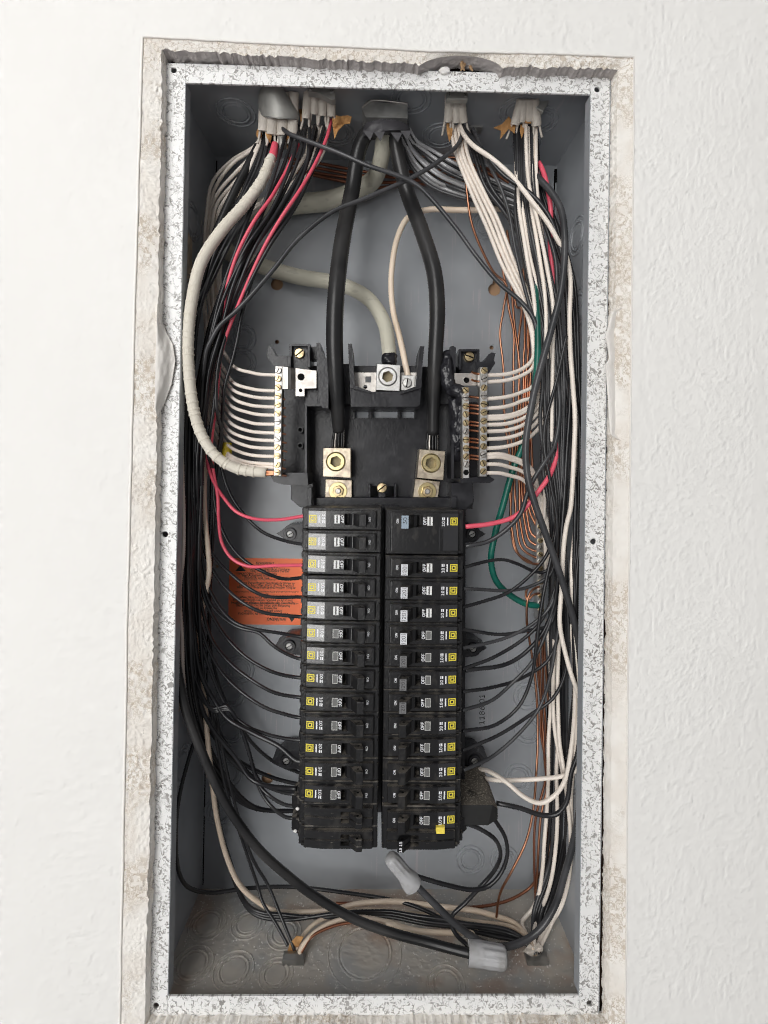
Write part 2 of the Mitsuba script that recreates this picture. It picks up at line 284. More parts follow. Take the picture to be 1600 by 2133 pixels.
# curl of torn paint over the left frame, and a smaller one on the right
def flap(pts, bulge, seed):
    poly = Polygon([(x, y) for x, y in pts]); 
    g = []; xs0, ys0, xs1, ys1 = poly.bounds; nx, ny = 26, 60; V = []; ok = []
    for j in range(ny + 1):
        y = ys0 + (ys1 - ys0) * j / ny; l = poly.intersection(LineString([(xs0 - 5, y), (xs1 + 5, y)])); a, b = (l.bounds[0], l.bounds[2]) if not l.is_empty else (poly.centroid.x, poly.centroid.x)
        for i in range(nx + 1):
            t = i / nx; x = a + (b - a) * t
            dd = -11.5 + 8.5 * smooth01(t) - bulge * math.sin(math.pi * t) * (0.5 + float(meshkit.noise(np.array([x * .05, y * .03, seed * 1.]))))
            V.append(P(x, y, dd + .7 * float(meshkit.noise(np.array([x * .15, y * .08, seed + 3.])))))
    F = []
    for j in range(ny):
        for i in range(nx):
            k = j * (nx + 1) + i; F += [(k, k + nx + 1, k + 1), (k + 1, k + nx + 1, k + nx + 2)]
    f = trimesh.Trimesh(np.array(V), F, process=False); b = f.copy(); b.vertices[:, 1] += .0006; b.faces = b.faces[:, ::-1]
    return cat_([f, b])
def smooth01(t): return t * t * (3 - 2 * t)
obj('peeling_paint', flap([(328, 632), (335, 662), (346, 692), (360, 718), (365, 752), (357, 800), (343, 838), (328, 872), (322, 850), (324, 740)], .6, 2), 'paint_edge', 'wall', smooth=True, label='curl of torn white paint hanging over the left frame')
obj('peeling_paint', flap([(1262, 700), (1275, 650), (1296, 640), (1300, 760), (1296, 920), (1272, 905), (1262, 760), (1270, 745)][::-1], 1.6, 5), 'paint_edge', 'wall', smooth=True, label='small torn paint flap along the right edge')

# ------------------------------------------------------------------ the steel box
box_ = thing('panel_box', 'open gray steel electrical panel box with a speckled white frame set into the wall', 'electrical panel')
def wp(x, y, d): return P(x, y, d)[[0, 2]]
back = sbox(-HW, -HH, HW, HH)
def cut(poly, x, y, r, d=HD * 1000): return poly.difference(Point(*wp(x, y, d)).buffer(r / 1000, 24))
BD = HD * 1000
for x, y, r in ((577, 592, 6.4), (557, 1622, 6.0), (577, 712, 2.2), (1024, 724, 2.2), (1030, 603, 6.6), (1034, 588, 3.8), (452, 1180, 1.8)): back = cut(back, x, y, r)
bw = obj('back_wall', plate(back, BD, BD + 1.5, 0), 'gray_paint', box_)
obj('backing_board', plate(sbox(-HW, -HH, HW, HH), BD + 6.5, BD + 9, 0), 'board_tan', bw, label='tan board showing through the mounting holes')
def boxm(x0, x1, y0, y1, z0, z1): return trimesh.creation.box(bounds=[[x0, y0, z0], [x1, y1, z1]])
t_ = .0015
lw = obj('left_wall', boxm(-HW - t_, -HW, .0015, HD, -HH, HH), 'gray_paint', box_)
rw = obj('right_wall', boxm(HW, HW + t_, .0015, HD, -HH, HH), 'gray_paint', box_)
tw = obj('top_wall', boxm(-HW, HW, .0015, HD, HH, HH + t_), 'gray_paint', box_)
fw = obj('bottom_wall', boxm(-HW, HW, .0015, HD, -HH - t_, -HH), 'dusty_floor', box_, label='dusty rust-stained bottom of the box')
g_ = .0003
for nm, x0, x1, z0, z1, holes in (('left', -HW, -HW + FL, -HH, HH, ((362, 146), (344, 1113), (325, 2095))), ('right', HW - FL, HW, -HH, HH, ((1244, 186), (1236, 1128), (1228, 2090))),
                                  ('top', -HW + FL + g_, HW - FL - g_, HH - FL, HH, ()), ('bottom', -HW + FL + g_, HW - FL - g_, -HH, -HH + FL, ())):
    q = sbox(x0, z0, x1, z1)
    for h in holes: q = cut(q, *h, 2.4, 0)
    obj('frame_strip', plate(q, 0, 1.5, 0), 'speckled_enamel', box_, label=f'speckled white {nm} strip of the frame')
# rolled inner lip of each side strip and the corner seam slots
for sx in (-1, 1):
    obj('frame_lip', boxm(sx * (HW - FL) - .0004, sx * (HW - FL) + .0004, .0005, .010, -HH + FL, HH - FL), 'gray_paint', box_)
    obj('corner_seam', boxm(sx * (HW - .0022) - .0005, sx * (HW - .0022) + .0005, HD - .0005, HD + .0002, -HH + .004, HH - .004), 'black_hole', bw)
for x, y in ((1161, 366), (416, 1868)):
    o = P(x, y, BD - 1); obj('corner_slot', boxm(o[0] - .0022, o[0] + .0022, HD - .0012, HD - .0002, o[2] - .007, o[2] + .007), 'black_hole', bw)
# knockouts: a shallow disc in a ring
def knock(parent, axis, a, b, r, bsdf):
    """axis: which wall; a, b: position on it (metres)"""
    ringm = lathe([(r - .0008, 0), (r - .0004, .0011), (r + .0004, .0011), (r + .0008, 0)], 40); dsc = lathe([(0, .0009), (r - .0026, .0009), (r - .0017, 0)], 40)
    m = cat_([ringm, dsc, lathe([(r * 1.38 - .0006, 0), (r * 1.38, .0008), (r * 1.38 + .0006, 0)], 40)])
    R_ = {'back': [[1, 0, 0], [0, 0, -1], [0, 1, 0]], 'left': [[0, 0, 1], [0, 1, 0], [-1, 0, 0]], 'right': [[0, 0, -1], [0, 1, 0], [1, 0, 0]], 'top': [[1, 0, 0], [0, -1, 0], [0, 0, -1]], 'bottom': [[1, 0, 0], [0, 1, 0], [0, 0, 1]]}[axis]
    o = {'back': (a, HD - .0001, b), 'left': (-HW + .0001, a, b), 'right': (HW - .0001, a, b), 'top': (a, b, HH - .0001), 'bottom': (a, b, -HH + .0001)}[axis]
    M = np.eye(4); M[:3, :3] = R_; M[:3, 3] = o; m.apply_transform(M)
    if np.linalg.det(np.array(R_)) < 0: m.invert()
    if axis == 'bottom': m.vertices[:, 2] = -HH + (m.vertices[:, 2] + HH) * .85
    obj('knockout', m, bsdf, parent, smooth=40)
for x, y in ((470, 690), (505, 705), (505, 755), (490, 820), (500, 1395), (480, 1445), (480, 1520), (475, 1610), (455, 1690), (1100, 1380), (1098, 1450), (1100, 1520), (1080, 1620), (1050, 1790), (980, 1790), (1012, 470), (880, 300)):
    o = P(x, y, BD); knock(bw, 'back', o[0], o[2], .0105, 'gray_paint')
for z, y in ((.285, .060), (.215, .055), (.12, .06), (-.05, .06), (-.22, .06)): knock(lw, 'left', y, z, .0125, 'gray_paint'); knock(rw, 'right', y, z - .005, .0125, 'gray_paint')
for x, y in ((-.140, .052), (-.05, .075), (.052, .075), (.118, .040), (.140, .052), (.139, .085), (.02, .03)): knock(tw, 'top', x, y, .0125 if y < .08 else .010, 'gray_paint')
def floor_at(x, y):
    v = RM.T @ np.array([(x - 800) / FPX, 1, -(y - H0 / 2 - PPY) / FPX]); return CAM + v * ((-HH - CAM[2]) / v[2])
for x, y, r in ((432, 1925, .0125), (517, 1925, .0115), (402, 2010, .0125), (487, 2022, .0125), (592, 1945, .0115), (575, 2030, .0105), (930, 2050, .0115), (760, 1985, .024), (1000, 1925, .0115)):
    o = floor_at(x, y); knock(fw, 'bottom', o[0], o[1], r, 'dusty_floor')
grit = []
for i in range(1500):
    o = np.array([rng.uniform(-HW + .004, HW - .004), rng.uniform(.02, HD - .004) ** 1.0, -HH]); s = rng.uniform(.0002, .0007)
    q = trimesh.creation.icosahedron(); q.vertices = q.vertices * s * rng.uniform(.6, 1.3, 3) + o; grit.append(q)
obj('plaster_grit', cat_(grit), 'crumb_white', fw, kind='stuff', label='fine white grit on the floor of the box')
# the long printed sheet on the left wall and the ink stamp on the back
st = thing('printed_sheet', 'long tan printed instruction sheet stuck on the left inner wall behind the wires', 'sticker')
z0, z1 = P(380, 1495, 40)[2], P(380, 478, 45)[2]
obj('sheet', boxm(-HW, -HW + .0003, .020, .060, z0, z1), 'sticker_tan', st)
lines = [boxm(-HW + .0003, -HW + .0004, .023, .023 + rng.uniform(.012, .025), z1 - .020 - i * .0036, z1 - .0187 - i * .0036) for i in range(95)]
obj('print', cat_(lines), 'print_black', st, kind='stuff')
obj('square_mark', boxm(-HW + .0003, -HW + .0005, .040, .048, z1 - .014, z1 - .005), 'print_black', st)
def text(parent, name, s, h, o, tdir, up, bsdf, bold=True, center=True, depth=.00012):
    m = meshkit.text_mesh(s, h, depth, bold); b = m.bounds; 
    if center: m.apply_translation([-(b[0, 0] + b[1, 0]) / 2, -(b[0, 1] + b[1, 1]) / 2, 0])
    M = np.eye(4); M[:3, 0], M[:3, 1] = tdir, up; M[:3, 2] = np.cross(tdir, up); M[:3, 3] = o; m.apply_transform(M)
    return obj(name, m, bsdf, parent)
text(bw, 'ink_stamp', '1186 01', .0058, P(1004, 1478, BD - .25), (0, 0, 1), (-1, 0, 0), 'print_black', False)

# ------------------------------------------------------------------ orange warning sticker on the back
wsx = thing('warning_sticker', 'orange warning sticker with black print on the back of the box beside the left breakers', 'sticker')
c0 = P(484, 1168, BD); c1 = P(640, 1296, BD)
sk = obj('sheet', plate(Polygon([(c0[0], c0[2]), (c1[0], c0[2]), (c1[0], c1[2]), (c0[0], c1[2])]).buffer(.003), BD - .35, BD - .05, 0), 'sticker_orange', wsx)
def onst(x, y): return P(x, y, BD - .36)
X, Z = (1, 0, 0), (0, 0, 1); nX, nZ = (-1, 0, 0), (0, 0, -1)
for y, s in ((1173.5, 'WARNING'),): text(wsx, 'lettering', s, .0027, onst(552, y), X, Z, 'print_black')
for i, s in enumerate(('                 by Square D', 'Circuit Breaker Must Conform', 'Only Circuit Breakers Carton', 'Use of Other Circuit Breakers', 'May Adversely Affect', 'Reliability and Use')):
    text(wsx, 'lettering', s.strip(), 0.0022, onst(562 if i < 3 else 535, 1181 + i * 4.6), X, Z, 'print_black', True)
for i, s in enumerate(('Wiring Panel Board Terminals or Wires to', 'Contact Any Other Parts of This Product', 'May Affect Heat Rating and Proper Torque')):
    text(wsx, 'lettering', s, 0.0022, onst(555, 1215 + i * 4.6), X, Z, 'print_black', True)
for i, s in enumerate(('Failure to', 'Any property or bodily injury may result from', 'the body of service, safety during servicing', 'Equipment has dangerous voltage and requires', 'Handling and other service by Qualified', 'Assembly or Service', 'Leave panel cover in Circuit', 'Designed and Tested By Square D to')):
    text(wsx, 'lettering', s, 0.0022, onst(548, 1239 + i * 5.6), nX, nZ, 'print_black', True)
text(wsx, 'lettering', 'WARNING', .0029, onst(576, 1290), nX, nZ, 'print_black')
for y in (1208, 1233, 1258): obj('rule', plate(rect(490, y - .5, 622, y + .5), BD - .48, BD - .36, 0), 'print_black', wsx)
obj('triangle_mark', plate([(501, 1177), (512, 1189.5), (490, 1189.5)], BD - .48, BD - .36, 0), 'print_black', wsx)
obj('triangle_mark', plate([(600, 1284), (616, 1284), (608, 1296)], BD - .48, BD - .36, 0), 'print_black', wsx)
# ------------------------------------------------------------------ black plastic interior with its bus and neutral bars
bi = thing('panel_interior', 'black plastic panel interior with metal bars and lugs carrying the breakers', 'breaker interior')
def base(poly, d0, d1, c=.4, name='base_part', bsdf='base_plastic', parent=None, label=None): return obj(name, plate(poly, d0, d1, c), bsdf, parent or bi, label=label)
mp = Polygon([P(x, y, 62)[[0, 2]] for x, y in [(643, 762), (728, 762), (728, 806), (876, 806), (876, 764), (960, 764), (960, 835), (972, 838), (972, 1062), (640, 1062), (640, 830)]])
for x0, x1 in ((737, 768), (776, 829), (835, 864)): mp = mp.difference(Polygon([P(x, y, 62)[[0, 2]] for x, y in ((x0, 849), (x1, 849), (x1 - 1, 871), (x0 + 1, 871))]))
mp = mp.difference(Polygon([P(x, y, 62)[[0, 2]] for x, y in ((771, 1012), (822, 1012), (822, 1050), (771, 1050))]))
base(mp, 62, 68, 0, 'bus_cover')
for q in ([(737, 847), (737, 872)], [(772, 847), (772, 872)], [(832, 847), (832, 872)], [(866, 847), (866, 872)]): base(rect(q[0][0] - 2, q[0][1], q[0][0] + 2, q[1][1]), 60, 92, 0, 'rib')
base([(634, 1050), (970, 1050), (968, 1692), (635, 1692)], 66, 100, 0, 'breaker_bed')
base(rect(640, 1036, 985, 1060), 48, 66, .6, 'ledge')
obj('steel_pan', plate(rect(690, 835, 915, 900), 69.5, 71.5, 0), 'gray_paint', bi)
# left neutral carrier
base([(592, 795), (640, 812), (640, 1000), (588, 1000)], 60, 70, 0, 'carrier'); base(rect(634, 812, 640, 996), 34, 62, .3, 'carrier_wall')
base([(562, 988), (590, 985), (640, 985), (642, 1010), (592, 1010), (570, 1004)], 22, 62, 0, 'carrier_shelf'); base([(606, 1008), (652, 1006), (654, 1061), (624, 1056), (606, 1040)], 38, 90, .4, 'carrier_leg'); base(rect(640, 1015, 649, 1056), 34, 40, .2, 'clip')
base(rect(603, 718, 646, 792), 40, 70, .5, 'mounting_tab'); base(rect(607, 721, 642, 762), 43, 44, 0, 'tab_recess') if False else None
for q in (rect(603, 716, 608, 765), rect(641, 716, 646, 765), rect(603, 716, 646, 721)): base(q, 35, 42, .2, 'tab_rim')
base([(559, 721), (565, 721), (575, 741), (600, 741), (600, 765), (573, 765), (556, 743)], 34, 50, 0, 'finger')
base(rect(598, 741, 606, 764), 32, 50, .3, 'rib'); base(rect(646, 722, 660, 748), 48, 60, .4, 'bridge')
base([(659, 714), (667, 714), (669, 730), (684, 752), (684, 850), (672, 850), (661, 800)], 26, 64, 0, 'divider_fin'); base(rect(683, 758, 729, 842), 50, 64, .4, 'cable_trough')
base([(633, 806), (655, 806), (670, 822), (684, 838), (684, 846), (640, 846), (634, 818)], 30, 62, 0, 'carrier_lip')
for y in (895, 928): obj('boss', tm(mf(disc(625, y, 44, 60, 2.9, c=.1)) - mf(disc(625, y, 43, 56, 1.9, c=.1))), 'base_plastic', bi, smooth=30)
# centre neutral cradle
base([(729, 802), (743, 807), (773, 816), (832, 816), (864, 808), (877, 806), (875, 842), (870, 847), (731, 847)], 24, 29, 0, 'cradle_front'); base(rect(731, 840, 874, 848), 27, 62, .3, 'cradle_floor')
base([(725, 716), (733, 716), (735, 740), (739, 800), (740, 812), (730, 812), (727, 760)], 24, 62, 0, 'cradle_fin'); base([(875, 721), (884, 721), (880, 760), (878, 812), (866, 812), (867, 790), (872, 750)], 24, 62, 0, 'cradle_fin')
base(rect(737, 762, 866, 778), 52, 58, .3, 'cradle_back')
for pts in ([(731, 801), (744, 805), (773, 815), (772, 819), (744, 811), (731, 808)], [(833, 817), (834, 821), (864, 812), (877, 808), (877, 803), (862, 806)]): base(pts, 21, 26, 0, 'cradle_rim')
np_ = Polygon([P(x, y, 46)[[0, 2]] for x, y in rect(738, 776, 875, 818)]).difference(Polygon([P(x, y, 46)[[0, 2]] for x, y in rect(761, 784, 773, 796.5)])).difference(Point(*wp(761, 806, 46)).buffer(.0018))
nl = obj('neutral_plate', plate(np_, 46, 49, 0), 'tin_plate', bi, label='bare metal neutral plate with a square hole')
def lug(name, poly, cx, cy, d0, d1, R, hexr, bsdf, colbs, label=None, par=None):
    blk = mf(plate(poly, d0, d1, .5)) - mf(disc(cx, cy, d0 - 1, d0 + 7, R * .93, c=.05))
    k = obj(name, tm(blk), bsdf, par or bi, smooth=25, label=label)
    o = P(cx, cy, d0); r = R / 1000; h = hexr / 1000
    hexp = Point(0, 0).buffer(r * .90, 24).difference(Polygon([(h * math.cos(a), h * math.sin(a)) for a in np.linspace(.35, .35 + 2 * math.pi, 7)[:-1]]))
    hx = trimesh.creation.extrude_polygon(hexp, .006, engine='earcut'); ringm = lathe([(r * .86, .0), (r * .86, .0007), (r * .93, .0012), (r * 1.0, .0008), (r * 1.02, 0)], 36)
    fl = lathe([(0, -.0058), (r, -.0058)], 24)
    for nm, m, b in (('set_screw', cat_([hx]), colbs), ('collar', ringm, colbs), ('socket_floor', fl, 'hex_dark')):
        M = np.array([[1, 0, 0, o[0]], [0, 0, -1, o[1] - (.0 if nm != 'set_screw' else -.0055)], [0, 1, 0, o[2]], [0, 0, 0, 1.]])
        m.apply_transform(M); obj(nm, m, b, k, smooth=30)
    return k
lug('neutral_lug', [(784.5, 757), (835, 760), (833, 815.5), (782.5, 813)], 807.5, 784.5, 33, 47, 8.4, 5.2, 'aluminium', 'aluminium', 'large aluminium neutral lug in the middle of the interior')
_scr = None
def screw_mesh(slot=True, hexed=False, cross=False):
    n = 6 if hexed else 28
    m = mf(lathe([(0, 0), (1, 0), (1, .42), (.86, .60), (0, .66)], 28))
    cutb = mf(trimesh.creation.box((2.4, .26, .5)).apply_translation([0, 0, .62]))
    m = m - cutb
    if cross: m = m - mf(trimesh.creation.box((.26, 1.5, .5)).apply_translation([0, 0, .62]))
    return mikit.ply(tm(m), None, smooth=25), mikit.ply(trimesh.creation.box((1.9, .24, .05)).apply_translation([0, 0, .40]), None)
SCR = {False: screw_mesh(), True: screw_mesh(cross=True)}
def ref(b): return {'type': 'ref', 'id': b}
def screw(x, y, d, r, ang, bsdf='brass', parent=None, name='screw', cross=False):
    """slotted screw head; d: depth of the surface it sits on, r: mm"""
    o = P(x, y, d); s = r / 1000
    M = T().translate(o.tolist()) @ T().rotate([1, 0, 0], 90) @ T().rotate([0, 0, 1], ang) @ T().scale([s, s, s])
    k = put(name, {**SCR[cross][0], 'bsdf': ref(bsdf), 'to_world': M}, parent or bi)
    put('slot', {**SCR[cross][1], 'bsdf': ref('black_hole'), 'to_world': M}, k)
    return k
sl = obj('bond_lug', plate([(836, 781), (865, 782), (864, 814), (834.5, 813.5)], 38, 48, .4), 'aluminium', bi, label='small aluminium lug holding the tan wire'); screw(848, 798, 38.2, 4.2, 82, 'aluminium', sl)
screw(624.5, 737, 40, 4.6, 40); screw(977, 744, 40, 4.6, -20); 
# post screw between the main lugs
for q in (rect(767, 1008, 772, 1053), rect(821, 1008, 826, 1053), rect(767, 1049, 826, 1054)): base(q, 50, 62, .3, 'pocket_rim')
base([(788, 1016), (803, 1016), (803, 1034), (797, 1038), (793, 1038), (788, 1034)], 50, 70, .3, 'screw_post'); screw(795.5, 1016, 46, 4.6, 38)
base(rect(766, 1052, 830, 1060), 44, 60, .3, 'ledge')
# main lugs
for sgn, quad, lip, c, bq, nut, lb in ((-1, [(673, 932), (731, 933), (731, 996), (672, 993)], [(684, 1044), (733, 1045), (733, 1052), (684, 1051)], (699.5, 961.5), [(678, 998), (733, 1000), (733, 1047), (677, 1045)], (704, 1023), 'left'),
                                      (1, [(873.5, 935), (928, 939.5), (924, 1001), (867.5, 996)], [(860, 1047), (908, 1051), (906, 1058), (859, 1055)], (898, 964.5), [(865, 997), (917, 1003), (911, 1051), (859, 1046)], (890.5, 1024), 'right')):
    k = lug('main_lug', quad, c[0], c[1], 40, 57, 8.7, 5.3, 'zinc', 'gold_zinc', f'brassy {lb} main lug with a hex socket')
    pl = obj('lug_plate', plate(bq, 54, 60, .4), 'zinc', k); obj('plate_lip', plate(lip, 52, 58, .4), 'gold_zinc', k)
    obj('washer', tm(mf(disc(*nut, 52.6, 54.5, 8.4, c=.4))), 'gold_zinc', pl, smooth=30)
    o = P(*nut, 49); obj('nut', hull([(o[0] + rr * math.cos(a), y, o[2] + rr * math.sin(a)) for a in np.linspace(.3, .3 + 2 * math.pi, 7)[:-1] for rr, y in ((.0047, .049), (.0052, .0497), (.0054, .0526))]), 'brass', pl)
    obj('stud', disc(*nut, 46.5, 50, 2.6, c=.6), 'tin_plate', pl, smooth=40)
M_ = text(bi, 'lug_lettering', '6-250MCM', .0026, P(888, 1041, 53.85), (-1, 0, -.07), (.07, 0, -1), 'print_brown', False)
# right neutral carrier
base([(940, 838), (1018, 838), (1020, 1000), (940, 1000)], 62, 70, 0, 'carrier'); base(rect(940, 800, 946, 998), 34, 64, .3, 'carrier_wall')
base([(957, 997), (1020, 992), (1031, 999), (1020, 1006), (960, 1006)], 20, 62, 0, 'carrier_shelf'); base([(940, 1006), (985, 1004), (987, 1045), (970, 1062), (940, 1062)], 38, 90, .4, 'carrier_leg'); base(rect(941, 1034, 951, 1058), 34, 40, .2, 'clip')
base(rect(957, 727, 998, 790), 40, 70, .5, 'mounting_tab')
for q in (rect(956, 727, 961, 770), rect(994, 727, 999, 770), rect(956, 727, 999, 732)): base(q, 35, 42, .2, 'tab_rim')
base([(990, 754), (1008, 753), (1018, 738), (1024, 734), (1032, 736), (1029, 750), (1032, 756), (1020, 775), (1016, 782), (990, 775)], 30, 50, 0, 'finger'); base([(938, 722), (944, 720), (950, 724), (949, 800), (938, 800)], 28, 64, 0, 'divider_fin')
base(rect(897, 764, 936, 842), 52, 66, .4, 'cable_trough')
# neutral bars
def bar(name, x0, x1, xb0, xb1, y0, y1, d0, d1, rows, xs, lab, r, cross=(), empty=(), seed=0):
    k = obj(name, plate([(x0, y0), (x1, y0 + .5), (xb1, y1), (xb0, y1)], d0, d1, .5), 'aluminium', bi, label=lab)
    rr = np.random.default_rng(seed)
    for i, y in enumerate(rows):
        x = xs[0] + (xs[1] - xs[0]) * (y - rows[0]) / (rows[-1] - rows[0])
        if i in empty: obj('empty_hole', disc(x, y, d0 - .15, d0 + 1, r * .85, c=.02), 'black_hole', k); continue
        screw(x, y, d0 - .05, r, rr.choice([0, 25, 50, 65, 115, 140, -12]), 'brass' if rr.random() < .7 else 'tin_plate', k, 'terminal_screw', cross=i in cross)
    return k
LR = [772, 789, 807, 825, 843, 861, 878, 896, 914, 932, 950, 968, 984]
RR = [772, 789, 808, 825, 842, 859, 877, 895, 912, 930, 947, 965, 982]
IR = [813, 829, 846, 863, 881, 899, 916, 934, 951, 967, 984]
nb1 = bar('neutral_bar', 572.5, 588, 569.5, 585.5, 762, 992, 11, 20, LR, (580, 577.5), 'aluminium neutral bar on the left with a column of slotted screws', 2.75, cross=(1,), seed=1)
nb2 = bar('neutral_bar', 1000, 1016, 999, 1014, 764, 993, 11, 20, RR, (1008.5, 1006.5), 'outer aluminium neutral bar on the right with a column of slotted screws', 2.75, cross=(2,), seed=2)
nb3 = bar('neutral_bar', 962, 977.5, 964, 978, 806, 997, 20, 30, IR, (970, 971), 'inner aluminium neutral bar on the right with one empty hole', 2.8, cross=(0,), empty=(10,), seed=3)
prof_ = [(587, 12), (600, 12.2), (606, 14), (611, 19), (616, 21.5), (659, 22)]; yt = lambda x: 763.5 + (x - 587) * .12; parts_ = []
for (xa, da), (xb, db) in zip(prof_[:-1], prof_[1:]): parts_.append(hull([q + o_ for x, d in ((xa, da), (xb, db)) for y in (yt(x), 810.5 - .03 * (x - 587)) for q in [P(x, y, d)] for o_ in (np.zeros(3), np.array([0, .0016, 0]))]))
parts_.append(plate([(616, 806), (634, 806), (634, 825), (616, 825)], 22, 23.6, 0))
lst = obj('strap', cat_(parts_), 'tin_plate', bi, label='bent tin plated strap on the left with one large and one small hole')
for x, y, r in ((627, 785, 3.0), (626, 813, 1.5)): obj('hole', disc(x, y, 21.3, 22.5, r, c=.02), 'black_hole', lst)
obj('strap', tm(mf(plate([(947, 777), (1001, 777), (1001, 803), (947, 803)], 24, 26, 0)) - mf(disc(974, 790, 20, 30, 2.5, c=.02))), 'tin_plate', bi, label='tin plated strap on the right with one hole')
for q, dd in ((rect(950, 779, 995, 800), 26.6),): obj('strap_backing', plate(q, dd, dd + 3, 0), 'black_hole', bi)
for i, y in enumerate(IR[1:-2]):
    for q in (-3, 4)[:1 + i % 2]: obj('bare_wire_end', tube([(976, y + q, 25), (986, y + q + 1, 20), (1001, y + q + 3, 16)], 1.05, 6), 'copper', bi, smooth=True)
for y in LR[3:]: obj('bare_wire_end', tube([(584, y + 6, 15), (594 + (y * 7) % 5, y + 7 + (y % 3), 17)], .95, 6), 'copper', bi, smooth=True)
for y in (781, 797): obj('bare_wire_end', tube([(1001, y - 2, 14), (990, y - 3, 17), (983, y - 6, 21)], 1.0, 6), 'copper', bi, smooth=True)
# wrapped black tape beside the right cable
for pts, rr in (([(934, 735, 34), (931, 770, 30), (936, 800, 28), (948, 815, 28)], [5, 6.5, 6.5, 5]), ([(936, 818, 30), (950, 812, 26), (962, 822, 26), (958, 850, 30)], [5, 6, 6, 4]), ([(948, 830, 32), (952, 870, 34), (950, 920, 38), (950, 960, 44)], [6, 6.5, 5.5, 3.5]), ([(960, 840, 28), (958, 880, 30), (955, 940, 38)], [3, 3.5, 2.5])):
    m = tube(pts, rr, 14, step=.0015); m.vertices += (meshkit.fbm(m.vertices * [520, 420, 190], 3, 4)[:, None] - .5) * .0022; obj('tape_wrap', m, 'tape_black', bi, smooth=True)
# mounting ears on the back
for x, y, s in ((605, 1112, -1), (603, 1345, -1), (597, 1583, -1), (983, 1112, 1), (985, 1350, 1), (988, 1583, 1)):
    o = P(x, y, 88); e = Point(0, 0).buffer(.0085, 20).union(Polygon([(0, .0085), (s * .014, 0), (0, -.0085)])).union(Polygon([(-s * .012, .0095), (0, .0085), (0, -.0085), (-s * .012, -.0095)]))
    k = obj('mounting_ear', plate(affinity.translate(e, o[0], o[2]), 88, 112, 0), 'base_plastic', bi)
    obj('ear_ring', lathe([(.0036, 0), (.0036, .003), (.0058, .003), (.0062, 0)], 28).apply_transform(np.array([[1, 0, 0, o[0]], [0, 0, -1, .0881], [0, 1, 0, o[2]], [0, 0, 0, 1.]])), 'base_plastic', k, smooth=30)
    screw(x, y, 88.1, 3.3, 30, 'steel_dark', k)

# ------------------------------------------------------------------ circuit breakers
FD = 12.0                                                           # depth of the faces
mm = .001
def loc(mesh): mesh = mesh.copy(); mesh.vertices = mesh.vertices * mm; return mesh
def box3(u0, u1, v0, v1, n0, n1): return trimesh.creation.box(bounds=[[u0, v0, n0], [u1, v1, n1]])
def prism(prof, v0, v1, c=.5):
    """profile of (u, n) extruded along v with a chamfer on its ends"""
    p = Polygon(prof).buffer(-c, join_style=2); q = list(p.exterior.coords)
    m = trimesh.creation.extrude_polygon(Polygon(prof), (v1 - v0) - 2 * c, engine='earcut'); m2 = trimesh.creation.extrude_polygon(p, v1 - v0, engine='earcut')
    out = []
    for k, off in ((m, c), (m2, 0)):
        v = np.array(k.vertices); out.append(trimesh.Trimesh(np.stack([v[:, 0], v0 + off + v[:, 2], v[:, 1]], 1), k.faces[:, ::-1], process=False))
    return out
SLOPE0, SLOPE1, DROP = 46.0, 61.5, 2.0
PROF = [(4.4, -4.5), (4.4, -.9), (5.0, -.15), (5.8, 0), (SLOPE0, 0), (SLOPE1, -DROP), (61.9, -4.5)]
def solid(ms): return m3.Manifold.batch_boolean([mf(m) for m in ms], m3.OpType.Add)
def body_mesh(v0=-9.35, v1=9.35, faces=((-7.0, 7.0),), pockets=((-4.7, 4.7),), pu=(11.5, 31.5), term=True):
    s = solid([cb(.3, 62.2, v0, v1, -56, -3.6, .7)] + [m for f in faces for m in prism(PROF, f[0], f[1])])
    for a, b in pockets: s = s - mf(box3(25.2, 31.0, a, b, -11, 3)) - mf(box3(20.5, 25.6, a, b, -11, 3))
    t = [cb(62.0, 66.8, v0 + .4, v1 - .4, -56, -7.5, .5), cb(66.4, 68.2, v0 + 1.2, v0 + 6.4, -40, -11, .4), cb(66.4, 68.6, v1 - 6.4, v1 - 2.0, -40, -14, .4), cb(61.8, 64.5, v0 + 1, v0 + 3.2, -8, -5, .2), cb(61.8, 64.5, v1 - 3.2, v1 - 1, -8, -5, .2)]
    s = s + solid(t)
    s = s - mf(box3(64.2, 70, v0 + 6.6, v1 - 6.8, -30, -9)) - mf(box3(-1, 1.6, -.5 + v0 + 4, v0 + 5, -6, 0)) - mf(box3(1.7, 2.05, v0 - 1, v1 + 1, -4.1, -3))
    return loc(tm(s))
def handle_mesh(v0=-5.0, v1=5.0, n1=9.2, tip=(12.6, 19.0)):
    cyl = trimesh.creation.cylinder(radius=5.6, height=(v1 - v0) - .8, sections=40); cyl.apply_transform(np.array([[1, 0, 0, 22.6], [0, 0, 1, (v0 + v1) / 2], [0, 1, 0, -4.6], [0, 0, 0, 1.]]))
    cyl.fix_normals()
    lever = hull([(u, v, n) for v in (v0 + .3, v1 - .3) for u, n in ((15.2, -1.2), (24.3, -.6), (24.0, .6))] + [(u, v, n1 - .2) for v in (v0, v1) for u in (tip[0] + .3, tip[1] - .3)] + [(u, v, n1) for v in (v0 + .4, v1 - .4) for u in (tip[0] + .5, tip[1] - .5)] + [(tip[0], v, n1 - 1.2) for v in (v0, v1)] + [(tip[1], v, n1 - 1.4) for v in (v0, v1)])
    hole = trimesh.creation.cylinder(radius=1.05, height=(v1 - v0) + 2, sections=18); hole.apply_transform(np.array([[1, 0, 0, 17.0], [0, 0, 1, (v0 + v1) / 2], [0, 1, 0, 3.9], [0, 0, 0, 1.]])); hole.fix_normals()
    return loc(cyl), loc(tm(mf(lever) - mf(hole)))
